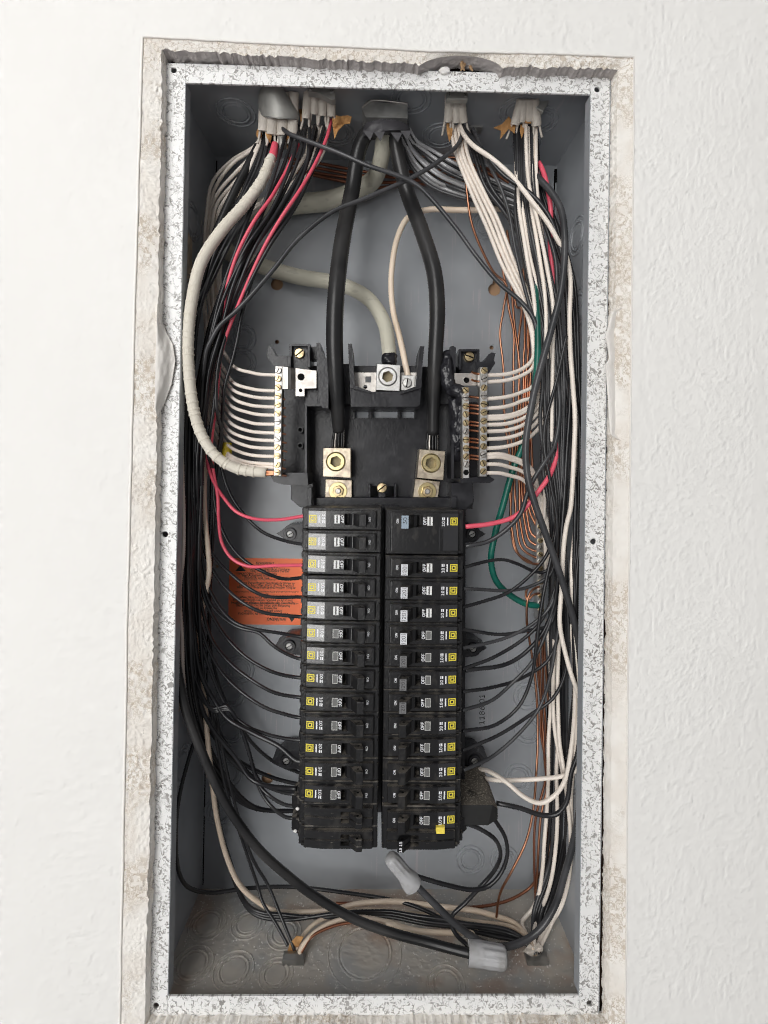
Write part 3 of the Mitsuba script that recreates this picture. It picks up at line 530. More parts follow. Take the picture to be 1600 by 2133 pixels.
def flat(u0, u1, v0, v1, n): return box3(u0, u1, v0, v1, n - .06, n + .06)
def on_slope(m):
    m = m.copy(); v = m.vertices; m.vertices[:, 2] = v[:, 2] - np.clip((v[:, 0] - SLOPE0), 0, None) * DROP / (SLOPE1 - SLOPE0); return m
def frame_(u0, u1, v0, v1, w, n):
    g = sbox(u0, v0, u1, v1).difference(sbox(u0 + w, v0 + w, u1 - w, v1 - w)); m = trimesh.creation.extrude_polygon(g, .12, engine='earcut'); m.apply_translation([0, 0, n]); return m
def txt(s, h, u, v, n=.06, bold=True, stretch=1.0):
    m = meshkit.text_mesh(s, h, .1, bold); b = m.bounds; m.apply_translation([-(b[0, 0] + b[1, 0]) / 2, -(b[0, 1] + b[1, 1]) / 2, 0]); m.vertices[:, 0] *= stretch
    M = np.array([[0, -1, 0, u], [1, 0, 0, v], [0, 0, 1, n], [0, 0, 0, 1.]]); m.apply_transform(M); return m
A_ = {}
A_['body'] = (body_mesh(), 25); cyl_, lev_ = handle_mesh(); A_['rocker'] = (cyl_, 40); A_['handle'] = (lev_, 25)
A_['off'] = (loc(txt('OFF', 2.5, 32.9, 0)), False); A_['on'] = (loc(txt('ON', 1.9, 10.2, -.2)), False)
A_['wframe'] = (loc(frame_(34.9, 39.6, -3.7, 3.7, .45, .05)), False); A_['wpane'] = (loc(flat(35.3, 39.2, -3.3, 3.3, .05)), False)
A_['wbars'] = (loc(cat_([flat(35.0, 36.6, -3.7, 3.7, .09), flat(38.0, 39.5, -3.7, 3.7, .09)])), False)
A_['film'] = (loc(on_slope(box3(46.6, 61.2, -6.6, 6.6, .02, .10))), False)
lab_t = on_slope(cat_([txt('10', 2.5, 48.6, -2.0, .12), flat(47.4, 48.4, 1.0, 3.4, .16), flat(48.9, 49.9, 1.0, 3.4, .16)])); A_['rating'] = (loc(lab_t), False)
A_['fine'] = (loc(on_slope(flat(51.6, 52.7, -3.3, 3.2, .16))), False)
emb = on_slope(cat_([frame_(54.5, 60.9, -3.2, 3.2, .85, .12), frame_(55.95, 59.55, -1.8, 1.8, .95, .12)])); A_['emblem'] = (loc(emb), False)
A_['cap'] = (loc(box3(13.0, 18.6, -4.6, 4.6, 9.22, 9.35)), False); A_['cap20'] = (loc(cat_([txt('20', 3.1, 15.8, 0, 9.34, False), flat(14.0, 17.6, -4.0, -3.7, 9.4), flat(14.0, 17.6, 3.7, 4.0, 9.4)])), False)
A_['cap15'] = (loc(txt('15', 2.6, 15.8, 0, 9.23, False)), False)
# two halves in one slot: twin breaker
A_['twin'] = (body_mesh(faces=((-7.6, -.25), (.25, 7.6)), pockets=((-4.6, -1.0), (1.0, 4.6))), 25)
tl = []
for a, b in ((-4.7, -.3), (.3, 4.7)): tl += [handle_mesh(a, b, 6.6, (12.9, 18.4))[1]]
A_['twin_handles'] = (cat_(tl), 25); A_['twin_nub'] = (loc(cat_([cb(37, 39.4, -3.4, -1.6, -.3, .25, .15), cb(37, 39.4, 1.6, 3.4, -.3, .25, .15)])), False)
A_['twin_term'] = (loc(tm(solid([hull([(66, v, n) for v in (-8.6, 6.5) for n in (-14, -34)] + [(75, v, n) for v in (-4.5, 6.0) for n in (-20, -34)] + [(71, -8.6, -20), (71, -8.6, -34)]), cb(64, 70, -8.8, -2, -34, -12, .5)]))), 25)
# two-pole breaker
A_['double'] = (body_mesh(-28.4, 9.35, faces=((-25.6, 7.0),), pockets=((-5.2, 4.9),)), 25); A_['double_handle'] = tuple([handle_mesh(-5.6, 5.6, 9.2)[1], 25]); A_['double_cap'] = (loc(box3(12.9, 18.7, -5.3, 5.3, 9.22, 9.38)), False)
A_['cap30'] = (loc(txt('30', 3.3, 15.8, 1.0, 9.36, False)), False); A_['plain_plate'] = (loc(on_slope(box3(45.0, 61.2, -24.5, -4.6, .02, .10))), False)
SH = {k: mikit.ply(m, None, smooth=s) for k, (m, s) in A_.items()}
def place(col, row_px, jit=0.0, dn=0.0):
    """matrix of a breaker: u outward, v along the wall, n towards the room"""
    gx = 798.5 - (row_px - 1083) * .0125
    if col < 0: o = P(gx - 3.0, row_px, FD)
    else: o = P(gx + 4.5, row_px, FD)
    o = o + np.array([0, -dn / 1000, 0]); a = math.radians(jit)
    M = np.eye(4); u = np.array([col * math.cos(a), 0, math.sin(a)]); n = np.array([0, -1, 0]); v = np.cross(n, u)
    M[:3, 0], M[:3, 1], M[:3, 2], M[:3, 3] = u, v, n, o
    return T(M.tolist())
def add(b, name, shape, bsdf, M, label=None): return put(name, {**SH[shape], 'bsdf': ref(bsdf), 'to_world': M}, b, label)
ordw = ['topmost', 'second', 'third', 'fourth', 'fifth', 'sixth', 'seventh', 'eighth', 'ninth', 'tenth', 'eleventh', 'twelfth', 'thirteenth', 'fourteenth', 'fifteenth']
LROW = [1082.5, 1130, 1178, 1225.5, 1273, 1321, 1368.5, 1416.5, 1464, 1511.5, 1559.5, 1608, 1657]
RROW = [1181, 1228, 1275.5, 1322.5, 1369.5, 1416.5, 1464, 1511, 1559, 1607.5, 1656]
def single(col, y, label, group, barwin, cap, top=True):
    b = thing('circuit_breaker', label, 'circuit breaker', group); M = place(col, y, rng.normal(0, .45), rng.normal(0, .4))
    add(b, 'case', 'body', 'breaker_plastic', M); h = add(b, 'handle', 'handle', 'breaker_plastic', M); add(b, 'rocker', 'rocker', 'gloss_black', M)
    if cap: add(h, 'cap_label', 'cap', cap, M); add(h, 'cap_number', 'cap20' if col > 0 else 'cap15', 'print_black', M)
    add(b, 'off_lettering', 'off', 'print_white', M); add(b, 'on_lettering', 'on', 'print_white', M)
    w = add(b, 'indicator_window', 'wframe', 'window_frame', M); add(w, 'pane', 'wpane', 'window_pane', M)
    if barwin: add(w, 'white_bars', 'wbars', 'white_window', M)
    l = add(b, 'label_film', 'film', 'label_film', M)
    add(l, 'square_emblem', 'emblem', 'print_yellow', M); add(l, 'rating_lettering', 'rating', 'print_white', M); add(l, 'fine_print', 'fine', 'print_white', M)
    return b
GL, GR = 'single breakers of the left column', 'single breakers of the right column'
for i, y in enumerate(LROW):
    extra = {0: 'with a red wire on its end', 1: 'with a black wire on its end', 2: 'with a red wire beside the orange sticker'}.get(i, 'counted from the top')
    single(-1, y, f'{ordw[i]} black breaker of the left column {extra}', GL, i < 5, None)
# right column
b = thing('circuit_breaker', 'wide double breaker with a blue-gray 30 handle at the top of the right column', 'circuit breaker'); M = place(1, 1084.5)
add(b, 'case', 'double', 'breaker_plastic', M); h = add(b, 'handle', 'double_handle', 'breaker_plastic', M); add(b, 'rocker', 'rocker', 'gloss_black', M); add(h, 'cap_label', 'double_cap', 'blue_label', M, 'blue-gray cap marked 30'); add(h, 'cap_number', 'cap30', 'print_black', M)
add(b, 'off_lettering', 'off', 'print_white', M); add(b, 'on_lettering', 'on', 'print_white', M); w = add(b, 'indicator_window', 'wframe', 'window_frame', M); add(w, 'pane', 'wpane', 'window_pane', M); add(w, 'white_bars', 'wbars', 'white_window', M)
l = add(b, 'label_film', 'film', 'label_film', M); add(l, 'square_emblem', 'emblem', 'print_yellow', M); add(l, 'rating_lettering', 'rating', 'print_white', M); add(l, 'fine_print', 'fine', 'print_white', M); add(b, 'plain_plate', 'plain_plate', 'label_film', M)
for i, y in enumerate(RROW):
    cap = 'silver_label' if i < 4 else 'dull_label' if i < 7 else None
    ex = 'with a pale 20 handle label' if i < 4 else 'with a dull gray handle label' if i < 7 else 'with a plain black handle'
    single(1, y, f'black breaker {ex}, {ordw[i + 1]} down the right column', GR, i < 3, cap)
def twin(col, y, label, term=True, lettered=False):
    b = thing('circuit_breaker', label, 'circuit breaker'); M = place(col, y, rng.normal(0, .3), -.4)
    add(b, 'case', 'twin', 'breaker_plastic', M); add(b, 'handle', 'twin_handles', 'gloss_black' if lettered else 'breaker_plastic', M); add(b, 'nub', 'twin_nub', 'breaker_plastic', M)
    if term: add(b, 'terminal_block', 'twin_term', 'breaker_plastic', M)
    return b, M
for y_, lb_ in ((1704.5, 'dusty unlabelled twin breaker, last but one in the left column'), (1751, 'dusty unlabelled twin breaker at the bottom of the left column')):
    b, M = twin(-1, y_, lb_); q = trimesh.creation.icosphere(2); q.vertices = q.vertices * (1 + .4 * (meshkit.noise(q.vertices * 3)[:, None] - .5)) * [.0015, .0011, .0013] + P(620 - (y_ - 1704) * .1, y_ - 20, 17); obj('paint_fleck', q, 'crumb_white', b, smooth=True)
# ground-fault breaker with its long terminal block
g = single(1, 1707, 'breaker with a yellow test button and a long dusty terminal block near the bottom right', GR, False, None); del labels[g]['group']
obj('test_button', plate(rect(909, 1724, 927, 1738), 8.5, 18, .4), 'switch_yellow', g, label='small yellow test button')
F_ = [P(955, 1677, 31), P(1026, 1677, 31), P(1037, 1684, 36), P(1037, 1706, 36), P(1017, 1719, 31), P(955, 1719, 31)]
tb = obj('terminal_block', hull(F_ + [q * [1, 0, 1] + [0, .086, 0] for q in F_]), 'dusty_plastic', g, label='long dusty terminal block sticking out to the right')
obj('mount_hole', sweep(np.array([P(1003, 1676, 38) + np.array([.0032 * math.cos(a), .0038 * math.sin(a) + .004, .0002]) for a in np.linspace(0, 2 * math.pi, 25)]), .0006, 5), 'black_hole', tb)
b, M = twin(1, 1752, 'twin breaker with a glossy black 15 handle at the bottom of the right column', True, True)
for v in (-2.5, 2.5): m = loc(txt('15', 2.3, 15.6, v, 6.62, True)); s = mikit.ply(m, 'print_white'); s['to_world'] = M; put('handle_lettering', s, b)
#--PART3--
# ------------------------------------------------------------------ wires
BLK, GRY, WHT, TAN, MAU, RED = 'black_insulation', 'gray_insulation', 'white_insulation', 'tan_insulation', 'mauve_insulation', 'red_insulation'
def wire(name, label, mat, r, pts, group=None, cat='wire', wob=.5, sides=10):
    k = fresh(name); scene[k] = mikit.ply(tube(pts, r, sides, wob), mat, smooth=True); labels[k] = {'label': label, 'category': cat}
    if group: labels[k]['group'] = group
    return k
RB = 1.5                                                            # usual radius, mm
# heavy cables
wire('service_cable', 'thick black service cable dropping to the left main lug', 'cable_rubber', [6.0, 6.8, 7.2, 7.3, 7.3, 7.2, 6.8, 5.6, 4.6], [(776, 262, 44), (752, 300, 48), (733, 400, 52), (712, 510, 34), (699, 630, 20), (697, 720, 20), (702, 820, 32), (705, 888, 44), (706, 900, 46)], cat='cable', wob=0, sides=20)
wire('service_cable', 'thick black service cable dropping to the right main lug', 'cable_rubber', [6.0, 6.6, 6.9, 6.9, 6.9, 6.8, 6.4, 5.6, 5.0], [(818, 262, 44), (832, 340, 50), (848, 400, 54), (878, 480, 40), (905, 570, 28), (911, 650, 24), (907, 740, 28), (903, 840, 42), (902, 905, 50)], cat='cable', wob=0, sides=20)
for i in range(9):
    a = i * .7; wire_ = tube([(706 + 9 * math.cos(a), 893, 46 - 3 * math.sin(a)), (704 + 11 * math.cos(a), 918, 49 - 3 * math.sin(a)), (703 + 10 * math.cos(a), 938, 50 - 2 * math.sin(a))], 1.3, 6)
    obj('strand', wire_, 'gloss_black' if i % 3 else 'tin_plate', 'service_cable', smooth=True)
    wire_ = tube([(901 + 9 * math.cos(a), 897, 50 - 3 * math.sin(a)), (900 + 11 * math.cos(a), 920, 52 - 3 * math.sin(a)), (900 + 10 * math.cos(a), 942, 52 - 2 * math.sin(a))], 1.3, 6)
    obj('strand', wire_, 'gloss_black' if i % 3 else 'tin_plate', 'service_cable_001', smooth=True)
nc = wire('neutral_cable', 'thick gray-beige neutral cable looping left and back to the centre lug', 'gray_cable', [7.2, 7.6, 8.8, 9.5, 9.5, 9.2, 8.4, 8.2, 8.0, 7.8, 7.2, 6.8, 6.6, 6.4], [(801, 272, 44), (793, 335, 62), (772, 380, 90), (700, 415, 98), (620, 425, 102), (520, 440, 103), (468, 475, 103), (472, 520, 102), (540, 552, 103), (620, 576, 100), (700, 590, 88), (762, 618, 74), (800, 672, 58), (812, 745, 44)], cat='cable', wob=0, sides=20)
m = tube([(811, 741, 44), (811, 752, 43), (810, 762, 42)], [6.9, 7.2, 6.4], 16, step=.001); m.vertices += (meshkit.fbm(m.vertices * 420, 3, 2)[:, None] - .5) * .003; obj('tape_end', m, 'tape_black', nc, smooth=True)
wire('bond_wire', 'tan insulated wire arching from the right bundle down to the small centre lug', TAN, 2.75, [(1046, 434, 64), (1000, 438, 70), (950, 438, 74), (895, 437, 76), (852, 452, 76), (826, 500, 74), (816, 570, 72), (818, 640, 66), (832, 705, 54), (844, 755, 45), (850, 784, 43)], cat='wire', sides=14)
tw_ = wire('taped_wire', 'white cloth-taped wire bending down the left side to the bottom of the left neutral bar', 'white_tape', [4.2, 4.5, 4.6, 4.7, 4.7, 4.6, 4.5, 4.5, 4.4, 4.4, 4.3, 4.3, 4.2], [(566, 328, 34), (545, 378, 26), (508, 428, 18), (462, 480, 12), (420, 545, 7), (400, 625, 5), (392, 705, 5), (394, 780, 6), (404, 855, 9), (421, 908, 12), (450, 950, 14), (492, 976, 16), (555, 985, 16)], cat='wire', wob=0, sides=16)
tp = spline(px3([(566, 328, 34), (545, 378, 26), (508, 428, 18), (462, 480, 12), (420, 545, 7), (400, 625, 5), (392, 705, 5), (394, 780, 6), (404, 855, 9), (421, 908, 12), (450, 950, 14), (492, 976, 16), (555, 985, 16)]), .001)
for i in range(8, len(tp) - 4, 7):
    j = min(i + int(rng.integers(-2, 3)), len(tp) - 2); d_ = tp[j + 1] - tp[j - 1]; d_ /= np.linalg.norm(d_); c_ = tp[j]
    obj('tape_edge', sweep(np.array([c_ - d_ * .0013, c_ - d_ * .0005, c_ + d_ * .0006, c_ + d_ * .0008]), [.0044, .0049, .0049, .0044], 16), 'white_tape', tw_, smooth=30)
for i in range(5): obj('copper_strand', tube([(552, 982 + i * 1.8, 14 + (i % 2)), (562, 982 + i * 1.8, 14), (575, 982 + i * 1.5, 14)], .9, 6), 'copper', tw_, smooth=True)
obj('red_end', tube([(573, 300, 38), (570, 318, 36), (566, 332, 34)], [3.0, 3.6, 4.0], 12), RED, tw_, smooth=True, label='red inner end above the white tape')

# red wires on the left
wire('red_wire', 'red wire curving into the topmost left breaker', RED, RB, [(690, 250, 42), (680, 290, 34), (655, 345, 25), (622, 400, 14), (585, 455, 12), (550, 515, 13), (515, 590, 17), (480, 675, 24), (460, 740, 33), (452, 800, 33), (446, 850, 32), (438, 910, 30), (432, 962, 32), (445, 1003, 38), (466, 1037, 44), (490, 1065, 46), (525, 1080, 42), (577, 1083, 34), (632, 1075, 26)])
wire('red_wire', 'red wire running past the orange sticker into the third left breaker', RED, RB, [(622, 300, 36), (598, 350, 30), (566, 410, 16), (535, 452, 12), (508, 500, 12), (490, 540, 14), (474, 595, 20), (466, 650, 28), (461, 720, 36), (455, 790, 36), (447, 860, 34), (440, 930, 33), (444, 985, 38), (453, 1035, 42), (456, 1085, 46), (462, 1130, 48), (482, 1163, 48), (515, 1180, 46), (572, 1179, 38), (636, 1177, 26)])
# black wires on the left, one to each breaker
def jit(pts, a=5, b=4):
    """a wire of its own: every wire of a bundle wanders a little"""
    out = [pts[0]]; ph = rng.uniform(0, 6.3, 4)
    for i, p in enumerate(pts[1:], 1): out.append((p[0] + a * math.sin(i * 1.35 + ph[0]) + a * .5 * math.sin(i * 2.3 + ph[1]), p[1], p[2] + b * math.sin(i * 1.2 + ph[2]) + b * .5 * math.sin(i * 2.6 + ph[3])))
    return out
def Wl(t): return [(552 + 24 * t, 275, 44), (535 + 24 * t, 345, 44), (500 + 28 * t, 425, 40), (456 + 22 * t, 505, 34), (423 + 17 * t, 580, 30), (401 + 14 * t, 660, 28), (390 + 13 * t, 765, 26), (386 + 15 * t, 860, 24), (384 + 18 * t, 950, 23)]
def Lr(t): return [(575 + 105 * t, 262, 40), (566 + 92 * t, 330, 30), (530 + 80 * t, 425, 20), (486 + 62 * t, 520, 17), (455 + 48 * t, 600, 19), (438 + 33 * t, 680, 23), (421 + 30 * t, 765, 25), (409 + 32 * t, 850, 25), (399 + 34 * t, 945, 25)]
LW = {2: (1.0, [(462, 900, 40), (459, 955, 46), (470, 1005, 50), (490, 1047, 52), (520, 1085, 50), (550, 1110, 44), (592, 1126, 36), (636, 1134, 27)]),
      3: (.95, [(446, 985, 42), (446, 1040, 46), (458, 1090, 48), (480, 1135, 50), (510, 1168, 50), (550, 1191, 46), (592, 1205, 36), (630, 1203, 27)]),
      4: (.85, [(419, 1030, 32), (420, 1090, 38), (434, 1140, 44), (458, 1174, 48), (486, 1200, 50), (520, 1226, 48), (552, 1241, 42), (592, 1245, 34), (628, 1244, 27)]),
      5: (.75, [(416, 1050, 32), (418, 1115, 38), (430, 1160, 44), (454, 1204, 48), (482, 1236, 50), (516, 1261, 48), (548, 1275, 42), (588, 1281, 34), (626, 1285, 27)]),
      6: (.66, [(412, 1060, 30), (415, 1120, 36), (424, 1180, 42), (438, 1230, 46), (462, 1272, 48), (490, 1297, 48), (530, 1310, 44), (578, 1319, 36), (624, 1326, 27)]),
      7: (.6, [(410, 1070, 30), (413, 1150, 36), (424, 1215, 42), (444, 1265, 46), (494, 1305, 48), (541, 1319, 44), (566, 1342, 40), (592, 1360, 34), (622, 1372, 27)]),
      8: (.52, [(408, 1080, 30), (412, 1160, 36), (425, 1240, 42), (457, 1307, 48), (479, 1336, 50), (515, 1370, 46), (566, 1398, 38), (618, 1411, 27)]),
      9: (.45, [(406, 1090, 28), (408, 1180, 34), (420, 1260, 42), (443, 1336, 48), (479, 1381, 50), (523, 1416, 46), (566, 1440, 38), (618, 1452, 27)]),
      10: (.4, [(404, 1100, 28), (406, 1190, 34), (416, 1290, 40), (443, 1370, 48), (472, 1412, 50), (515, 1452, 46), (559, 1478, 38), (620, 1494, 27)]),
      11: (.32, [(402, 1110, 26), (403, 1200, 32), (413, 1310, 40), (443, 1410, 48), (472, 1470, 50), (508, 1510, 46), (548, 1527, 38), (620, 1541, 27)]),
      12: (.24, [(400, 1110, 26), (400, 1210, 30), (404, 1310, 36), (420, 1410, 42), (444, 1457, 46), (476, 1499, 44), (530, 1529, 36), (582, 1555, 30), (618, 1585, 25)]),
      13: (.16, [(398, 1110, 24), (396, 1220, 28), (402, 1350, 36), (420, 1472, 46), (444, 1518, 50), (494, 1584, 52), (522, 1622, 50), (548, 1635, 46), (606, 1642, 32)])}
for i, (t, tail) in LW.items():
    head = jit(Lr((1.0 - t) * -1.6 + 1.0), 4, 4) if i < 9 else jit(Wl((t - .16) / .3), 4, 3)
    if i == 2: head = [(p[0] + 8, p[1], p[2]) for p in head[:8]]
    if i == 3: head = [(p[0] + 4, p[1], p[2] + 2) for p in head]
    e_ = tail[-1]; wire('black_wire', f'black wire curving from the left bundle into the {ordw[i - 1]} left breaker', BLK, RB if i < 12 else 1.9, head + tail + [(e_[0] + 12, e_[1] + 1, e_[2] - 1)])
for k, (dy, x1) in enumerate(((0, 593), (25, 593), (50, 591))):
    wire('black_wire', ['upper', 'middle', 'lower'][k] + ' of three black wires sagging to the dusty twin breakers at lower left', BLK, RB, jit(Wl(.1 + .4 * k)[:7], 4, 3) + [(398 - 3 * k, 900, 26), (392 - 2 * k, 1050, 26), (388 - 2 * k, 1220, 30), (396, 1380, 38), (416 + 3 * k, 1450 - 2 * k, 42), (446, 1476 + 3 * k, 46), (470 + 4 * k, 1470 + 4 * k, 46), (494 + 2 * k, 1500 + 4 * k, 48), (514 + 2 * k, 1550 + 10 * k, 50), (540, 1626 + 8 * k, 50), (562, 1640 + 18 * k, 46), (x1 + 4, 1652 + dy, 36), (x1 + 22, 1654 + dy, 33)])
# the black wires hugging the left wall behind the taped one
for k in range(3):
    t = k / 2; wire('black_wire', ['leftmost', 'middle', 'rightmost'][k] + ' of three black wires hugging the left wall behind the taped wire', BLK, 1.8, [(556 + 22 * t, 285, 52), (528 + 22 * t, 350, 48), (494 + 24 * t, 425, 42), (452 + 26 * t, 500, 36), (416 + 16 * t, 570, 33), (395 + 14 * t, 650, 30), (385 + 13 * t, 760, 27), (379 + 16 * t, 880, 24 - 4 * (k % 2)), (374 + 19 * t, 1000, 22 - 4 * (k % 2)), (372 + 19 * t, 1150, 20 - 3 * (k % 2)), (370 + 24 * t, 1270, 22), (380 + 20 * t, 1400, 30), (396 + 22 * t, 1500, 52), (440 + 20 * t, 1600, 74), (520 + 10 * t, 1680, 92), (650, 1690, 106)])
for k in range(2):
    t = k; wire('black_wire', ['left', 'right'][k] + ' one of two black wires deep in the thick of the left bundle', BLK, 1.8, jit([(p[0] - 3, p[1], p[2] + 6) for p in Lr(.1 + .75 * t)], 6, 4) + [(392 + 26 * t, 1060, 30), (390 + 24 * t, 1200, 34), (396 + 22 * t, 1330, 40), (410 + 20 * t, 1450, 54), (450 + 16 * t, 1540, 76), (540, 1610 + 20 * t, 96), (650, 1640 + 20 * t, 106)])
wire('heavy_black_wire', 'heavy black wire sweeping from the left side to the gray connector on the floor', 'cable_rubber', 3.7, [(540, 300, 55), (470, 440, 44), (420, 570, 36), (388, 760, 24), (374, 960, 17), (366, 1150, 14), (362, 1290, 13), (367, 1380, 14), (388, 1480, 16), (420, 1565, 18), (457, 1650, 22), (490, 1705, 27), (540, 1770, 34), (598, 1823, 40), (660, 1870, 46), (740, 1915, 46), (820, 1944, 44), (900, 1966, 40), (985, 1988, 31)], sides=14, wob=.3)
wire('black_wire', 'black wire crossing in front from the left bundle up to the third cable clamp', GRY, 1.9, [(966, 268, 44), (955, 300, 40), (915, 335, 34), (850, 374, 28), (760, 413, 24), (690, 442, 22), (620, 500, 20), (573, 558, 18), (517, 623, 17), (487, 653, 18), (457, 680, 18), (441, 707, 20), (430, 730, 20), (424, 770, 22), (414, 860, 24), (406, 960, 26), (404, 1060, 30), (402, 1200, 34), (406, 1350, 42), (424, 1470, 56), (470, 1570, 78), (560, 1640, 98), (650, 1660, 106)], wob=.3)
wire('black_wire', 'black wire crossing in front from the left clamp over to the right bundle', GRY, 1.9, [(584, 264, 36), (600, 277, 32), (650, 297, 26), (700, 316, 22), (765, 345, 20), (830, 366, 22), (870, 386, 24), (903, 418, 26), (950, 475, 28), (990, 530, 28), (1040, 590, 26), (1080, 624, 26), (1106, 655, 26), (1120, 690, 27), (1127, 740, 28), (1134, 830, 30), (1142, 960, 34), (1152, 1080, 40), (1156, 1200, 48), (1150, 1320, 60), (1148, 1480, 74), (1146, 1650, 82), (1132, 1800, 82), (1112, 1910, 70), (1112, 1975, 46)], wob=.3)
wire('black_wire', 'slim black wire hanging in front right of the left bundle', BLK, 1.6, [(645, 262, 40), (640, 340, 30), (606, 420, 24), (560, 500, 22), (526, 582, 24), (507, 644, 28), (495, 702, 32), (484, 747, 34), (469, 807, 36), (465, 852, 38), (460, 910, 40), (452, 970, 44), (446, 1080, 50), (438, 1220, 56), (440, 1360, 66), (480, 1480, 84), (560, 1580, 98), (650, 1620, 106)])
# neutrals of the left bar
LY = [781, 814, 830, 848, 865, 884, 902, 918, 934, 951, 967, 974]
for k, y in enumerate(LY):
    s = 1 - k / 11; x0 = 12 * s
    q = k % 3
    if k % 5 in (1, 3): pts = jit([(640 + 4 * k, 262, 44), (628 + 4 * k, 320, 56), (580 + 3 * k, 390, 66), (520 - 2 * k, 450, 72), (466 - k, 530, 74), (440 + 18 * s, 620, 74), (436 + 24 * s, 690, 72)], 4, 3)
    else: pts = jit([(550, 278, 46), (530 - 14 * s, 298 + 70 * s, 54), (486 + 10 * s, 322 + 98 * s, 60), (445 + 20 * s, 370 + 100 * s, 66 - 4 * q), (426 + 28 * s, 430 + 86 * s, 72 - 5 * q), (419 + 36 * s, 530, 74 - 5 * q), (420 + 40 * s, 620, 74 - 4 * q), (426 + 38 * s, 690, 72)], 2.5, 3)
    if y > 880: pts += [(430 + 26 * s, y - 110, 70)]
    pts += [(444 + x0, y - 72, 64), (458 + x0, y - 42, 56), (478 + x0, y - 20 + 4 * s, 44), (512 + x0, y - 5, 30), (545, y - 1, 20), (575, y, 16)]
    wire('white_wire', f'pale wire into the left neutral bar, {ordw[k]} one down', MAU if False else WHT, 1.5, pts, 'pale wires to the left neutral bar' if False else None)
# neutrals of the right bar
RY = [782, 796, 831, 851, 868, 873, 885, 899, 915, 934, 948, 953, 967, 985]
for k, y in enumerate(RY):
    if k < 4: pts = [(936 + 9 * k, 262, 44), (953 + 8 * k, 330, 46), (982 + 9 * k, 400, 46), (1006 + 10 * k, 455, 45), (1046 + 9 * k, 550, 40), (1083 + 7 * k, 622, 36), (1103 + 3 * k, 670, 34), (1111, 715 + 6 * k, 33), (1110, y - 36 + 4 * k, 30), (1092, y - 17, 28), (1058, y - 4, 22), (1012, y, 16)]
    elif k < 10:
        q = k - 4; pts = jit([(1076 + 8 * q, 266, 42), (1080 + 8 * q, 400, 34), (1092 + 9 * q, 520, 28 + 4 * (q % 3)), (1110 + 8 * q, 620, 27 + 4 * (q % 3)), (1124 + 6 * q, 720, 27 + 4 * (q % 3)), (1133 + 4 * q, y - 115, 33), (1131 + 2 * q, y - 70, 35)], 3, 2) + [(1118, y - 36, 32), (1092, y - 15, 28), (1056, y - 3, 22), (1012, y, 16)]
    else:
        q = k - 10; pts = [(1012, y, 16), (1040, y - 2 + q, 20), (1064, y + 4 + q, 26), (1088, y + 14, 32), (1108, y + 32, 38), (1121 + 2 * q, 1022 + 4 * q, 46), (1129 + 2 * q, 1070, 54), (1136 + 5 * q, 1130, 60), (1136 + 4 * q, 1190, 66)]
    wire('white_wire', f'cream wire into the outer right neutral bar, {ordw[k]} one down', WHT, 1.7 if k != 10 else 2.1, pts)
wire('white_wire', 'long cream wire arching from the third clamp in front of the right bundle', WHT, 2.0, [(958, 255, 42), (965, 278, 38), (985, 303, 32), (1025, 331, 26), (1070, 372, 22), (1112, 424, 20), (1140, 462, 20), (1162, 500, 22), (1180, 535, 25), (1188, 580, 26), (1187, 660, 26), (1188, 730, 25), (1193, 800, 22), (1198, 870, 20), (1197, 930, 20), (1194, 1000, 21), (1189, 1060, 24), (1180, 1095, 28), (1173, 1150, 32), (1170, 1220, 34), (1166, 1300, 34), (1176, 1355, 34), (1190, 1405, 33), (1207, 1455, 32), (1212, 1520, 32), (1205, 1597, 36), (1180, 1614, 42), (1110, 1624, 54), (1036, 1626, 60), (1008, 1622, 78), (985, 1618, 92)], wob=.3)
wire('black_wire', 'black wire lying along the long cream wire from the third clamp', BLK, 1.8, [(955, 250, 44), (970, 272, 38), (1004, 312, 30), (1046, 362, 24), (1112, 409, 20), (1147, 456, 20), (1168, 520, 24), (1178, 600, 28), (1184, 700, 32), (1188, 820, 32), (1180, 950, 32), (1172, 1080, 32), (1164, 1180, 36), (1152, 1265, 42), (1126, 1325, 46), (1066, 1378, 44), (970, 1397, 28)])
for x in (0, 12): wire('black_wire', ['left', 'right'][x > 0] + ' one of two black wires slanting from the third clamp behind the cream wires', BLK, 1.8, [(972 + x, 270, 48), (990 + x, 330, 48), (1012 + x, 390, 46), (1052 + x, 445, 42), (1085 + x, 500, 40), (1100 + x, 600, 38), (1118 + x, 720, 38), (1134 + x, 850, 40), (1146 + x, 1000, 42), (1150 + x, 1150, 52), (1148 + x, 1320, 66), (1150 + x, 1500, 76), (1142 + x, 1750, 82), (1116 + x, 1900, 72), (1114, 1975, 46)])
